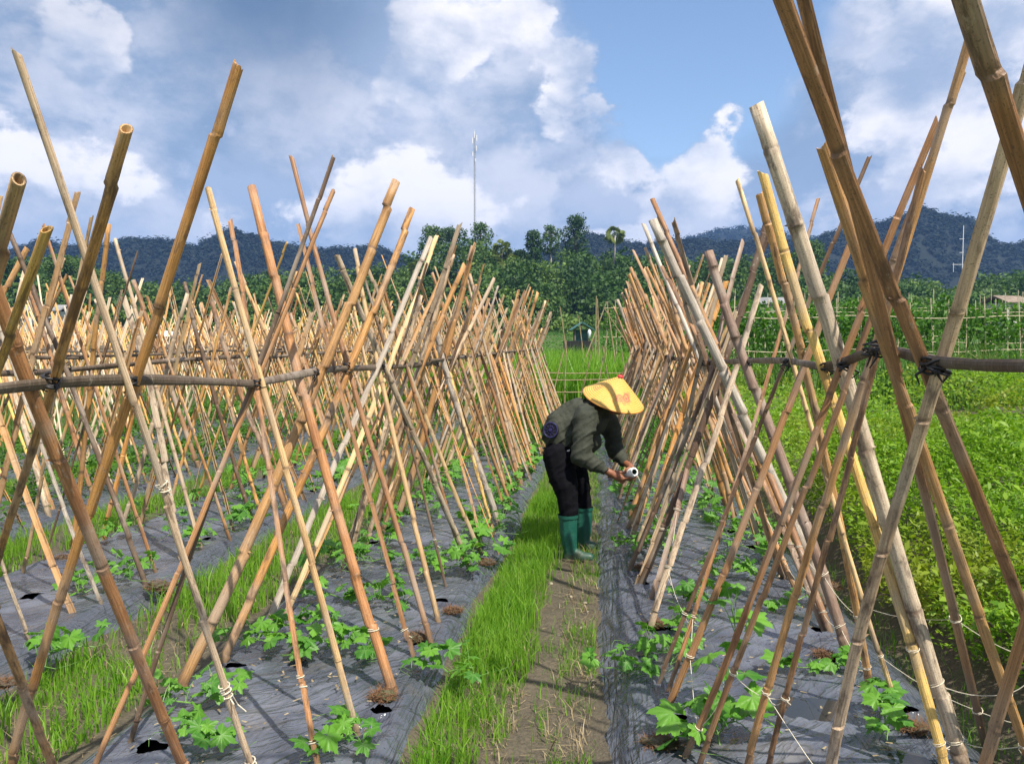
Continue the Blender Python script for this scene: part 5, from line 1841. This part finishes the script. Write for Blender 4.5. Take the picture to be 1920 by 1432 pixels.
# cone hat, tilted towards the hands and the camera
mh, th_, bh, oh = material('hat_straw', 0.5)
co = coords(th_)
sx = th_.n('ShaderNodeSeparateXYZ'); th_.put(sx.inputs[0], co)
rad = th_.vmath('LENGTH', th_.vmath('MULTIPLY', co, (1, 1, 0)))
rings = th_.math('SINE', th_.math('MULTIPLY', rad, 520))
nzh = th_.noise(co, 14, 5, .6)
c = th_.mix(nzh, (0.66, 0.36, 0.06), (0.80, 0.51, 0.12))
ang = th_.math('ARCTAN2', sx.outputs[1], sx.outputs[0])
ray = th_.noise(th_.vmath('MULTIPLY', co, (1, 1, .1)), 90, 3, .5)
c = th_.mix(th_.step(ray, .4, .7, 0, .4), c, (0.80, 0.56, 0.18))
c = th_.mix(th_.step(rings, .2, 1.0, 0, .22), c, (0.40, 0.17, 0.03))
def rose(cx, cy, r, amp=.75):
    global c
    d = th_.vmath('DISTANCE', th_.vmath('MULTIPLY', co, (1, 1, 0)), (cx, cy, 0))
    d = th_.math('ADD', d, th_.math('MULTIPLY', th_.math('SUBTRACT', th_.noise(co, 32, 3, .6), .5), r * 1.1))
    pet = th_.math('SINE', th_.math('MULTIPLY', d, 6.283 / (r * .42)))
    m = th_.math('MULTIPLY', th_.step(d, r, r * .7), th_.step(pet, -1.0, .8, .35, amp))
    c = th_.mix(m, c, (0.72, 0.13, 0.085))
rose(.075, -.125, .042, .95); rose(.02, -.15, .036, .8); rose(.055, -.165, .022, .5); rose(.085, -.085, .02, .35)
rose(-.14, -.05, .03, .4); rose(-.165, -.01, .024, .4); rose(-.05, .15, .035); rose(.15, .08, .03, .5)
th_.put(bh.inputs['Base Color'], c)
bh.inputs['Roughness'].default_value = .6
th_.put(bh.inputs['Normal'], th_.bump(th_.math('ADD', th_.math('MULTIPLY', rings, .5), ray), .5, .005))
hat = empty('cone_hat')
hc = Pp(1150, 748, .07)
hax = Vector((0.24, -0.33, 0.93)).normalized()
hat.matrix_world = Matrix.Translation(hc) @ hax.to_track_quat('Z', 'Y').to_matrix().to_4x4() @ Matrix.Rotation(0, 4, 'Z')
hat.rotation_mode = 'QUATERNION'
# keep the print's facing: local -Y towards the camera
zx = hax; yx = (Vector((0, 1, 0)) - zx * zx.y).normalized(); xx = yx.cross(zx)
hat.matrix_world = Matrix.Translation(hc) @ Matrix((xx, yx, zx)).transposed().to_4x4()
bm = bmesh.new()
RH, HH = .236, .196
prof = [(RH, -.004), (RH + .002, .002), (RH, .006), (RH * .86, HH * .165), (RH * .6, HH * .425), (RH * .3, HH * .72), (RH * .1, HH * .915), (.012, HH * .985), (.012, HH * .93), (RH * .3, HH * .66), (RH * .85, HH * .12), (RH * .97, -.004)]
ns = 64
rg = []
for r_, z_ in prof:
    rg.append([bm.verts.new((r_ * math.cos(2 * math.pi * k / ns), r_ * math.sin(2 * math.pi * k / ns), z_)) for k in range(ns)])
for a, b in zip(rg, rg[1:] + rg[:1]):
    for k in range(ns):
        bm.faces.new((a[k], a[(k + 1) % ns], b[(k + 1) % ns], b[k]))
hat_shell = link('hat_shell', bm_mesh('hat_shell', bm, True), hat, mh)
REDK = mat_plain('hat_tip_red', (0.55, 0.03, 0.035), 0.55, 0.25, 40)
bm = bmesh.new()
bmesh.ops.create_uvsphere(bm, u_segments=16, v_segments=10, radius=.023)
for v in bm.verts:
    v.co.z = v.co.z * (.75 if v.co.z > 0 else .9) + HH * .955
    k = 1 + .12 * math.sin(math.atan2(v.co.y, v.co.x) * 5)
    v.co.x *= k; v.co.y *= k
link('hat_tip', bm_mesh('hat_tip', bm, True), hat, REDK)
ORANGE = mat_plain('hat_rim', (0.62, 0.25, 0.04), 0.5, .2, 30)
bm = bmesh.new()
add_tube(bm, [(RH * 1.004 * math.cos(2 * math.pi * k / 64), RH * 1.004 * math.sin(2 * math.pi * k / 64), .001) for k in range(65)], .0042, 6)
link('hat_rim', bm_mesh('hat_rim', bm, True), hat, ORANGE)
hat_M = hat.matrix_world.copy()
hat.parent = person
hat.matrix_parent_inverse = Matrix.Translation(person.location).inverted()

# cooling fan on the jacket's back, pocket tag
NAVY = mat_plain('fan_navy', (0.012, 0.012, 0.045), 0.4, .3, 30)
FANB = mat_plain('fan_blade', (0.03, 0.025, 0.10), 0.35, .3, 30)
fc = Pp(1034, 806, -.066)
fn = Vector((-.46, -.87, .12)).normalized()
fM = Matrix.Translation(fc) @ fn.to_track_quat('Z', 'Y').to_matrix().to_4x4()
bm = bmesh.new()
bmesh.ops.create_cone(bm, cap_ends=True, segments=32, radius1=.056, radius2=.052, depth=.03)
fan = link('cooling_fan', bm_mesh('cooling_fan', bm), None, BLACKNET)
def pin(o, parent, M):
    o.parent = parent
    o.matrix_world = M
    bpy.context.view_layer.update()
    o.matrix_parent_inverse = Matrix()
    o.matrix_basis = parent.matrix_world.inverted() @ M
bpy.context.view_layer.update()
pin(fan, jacket, fM)
fan['label'] = 'round navy cooling fan set into the back of the jacket'
bpy.context.view_layer.update()
bm = bmesh.new()
add_tube(bm, [(.055 * math.cos(2 * math.pi * k / 32), .055 * math.sin(2 * math.pi * k / 32), .016) for k in range(33)], .005, 6)
add_tube(bm, [(.028 * math.cos(2 * math.pi * k / 24), .028 * math.sin(2 * math.pi * k / 24), .019) for k in range(25)], .0018, 5)
for k in range(10):
    a = 2 * math.pi * k / 10
    add_tube(bm, [(.012 * math.cos(a), .012 * math.sin(a), .02), (.054 * math.cos(a + .5), .054 * math.sin(a + .5), .018)], .0017, 4)
bmesh.ops.create_cone(bm, cap_ends=True, segments=16, radius1=.013, radius2=.011, depth=.012, matrix=Matrix.Translation((0, 0, .02)))
fg = link('fan_grille', bm_mesh('fan_grille', bm), None, FANB)
pin(fg, jacket, fM)
tagm = bpart('pocket_tag', WHITEP, None, [((.03, .004, .011), (0, 0, 0))])
pin(tagm, jacket, Matrix.Translation(Pp(1065, 845, -.085)) @ Matrix.Rotation(-.4, 4, 'Y'))

# the twine spool held in the hands
spool = empty('twine_spool')
sM = Matrix.Translation(spool_c) @ axis_v.to_track_quat('Z', 'Y').to_matrix().to_4x4()
spool.matrix_world = sM
tag(spool, 'white cone of twine held in both hands', 'spool')
SPOOLW = mat_plain('spool_twine', (0.80, 0.79, 0.76), 0.7, .08, 120, .3)
GREENC = mat_plain('spool_core', (0.03, 0.085, 0.07), 0.6, .2, 30)
bm = bmesh.new()
prof = [(.019, .052), (.031, .052), (.0355, .044), (.038, 0), (.040, -.05), (.036, -.056), (.019, -.056)]
rg = [[bm.verts.new((r_ * math.cos(2 * math.pi * k / 28), r_ * math.sin(2 * math.pi * k / 28), z_)) for k in range(28)] for r_, z_ in prof]
for a, b in zip(rg, rg[1:] + rg[:1]):
    for k in range(28):
        bm.faces.new((a[k], a[(k + 1) % 28], b[(k + 1) % 28], b[k]))
link('twine_winding', bm_mesh('twine_winding', bm, True), spool, SPOOLW)
bm = bmesh.new()
bmesh.ops.create_cone(bm, cap_ends=False, segments=24, radius1=.0185, radius2=.0185, depth=.112)
link('core', bm_mesh('core', bm, True), spool, GREENC)
bm = bmesh.new()
bmesh.ops.create_circle(bm, cap_ends=True, segments=24, radius=.0184, matrix=Matrix.Translation((0, 0, -.01)))
link('core_plug', bm_mesh('core_plug', bm), spool, GREENC)
bm = bmesh.new()
e0, e1 = spool_c + V_((.03, 0, .02)), R1.w(-.38, 5.5, .62)
add_tube(bm, [e0, e0.lerp(e1, .5) - V_((0, 0, .05)), e1], .0014, 4)
tw_ = link('loose_twine', bm_mesh('loose_twine', bm), None, TWINE)
tag(tw_, 'loose thread of twine running from the spool to the stakes', 'twine')

# ------------------------------------------------------------------ the air
bm = bmesh.new()
add_box(bm, (6900, 6900, 345), Matrix.Translation((0, 0, 345 / 2 - 5)))
hz = link('haze', bm_mesh('haze', bm), None)
mz = bpy.data.materials.new('haze_air')
mz.use_nodes = True
tz = NT(mz.node_tree)
pv = tz.n('ShaderNodeVolumePrincipled')
pv.inputs['Color'].default_value = (0.26, 0.50, 1.0, 1)
pv.inputs['Density'].default_value = 0.00020
pv.inputs['Anisotropy'].default_value = 0.0
oz = tz.n('ShaderNodeOutputMaterial')
tz.put(oz.inputs['Volume'], pv.outputs[0])
hz.data.materials.append(mz)
tag(hz, kind='stuff')
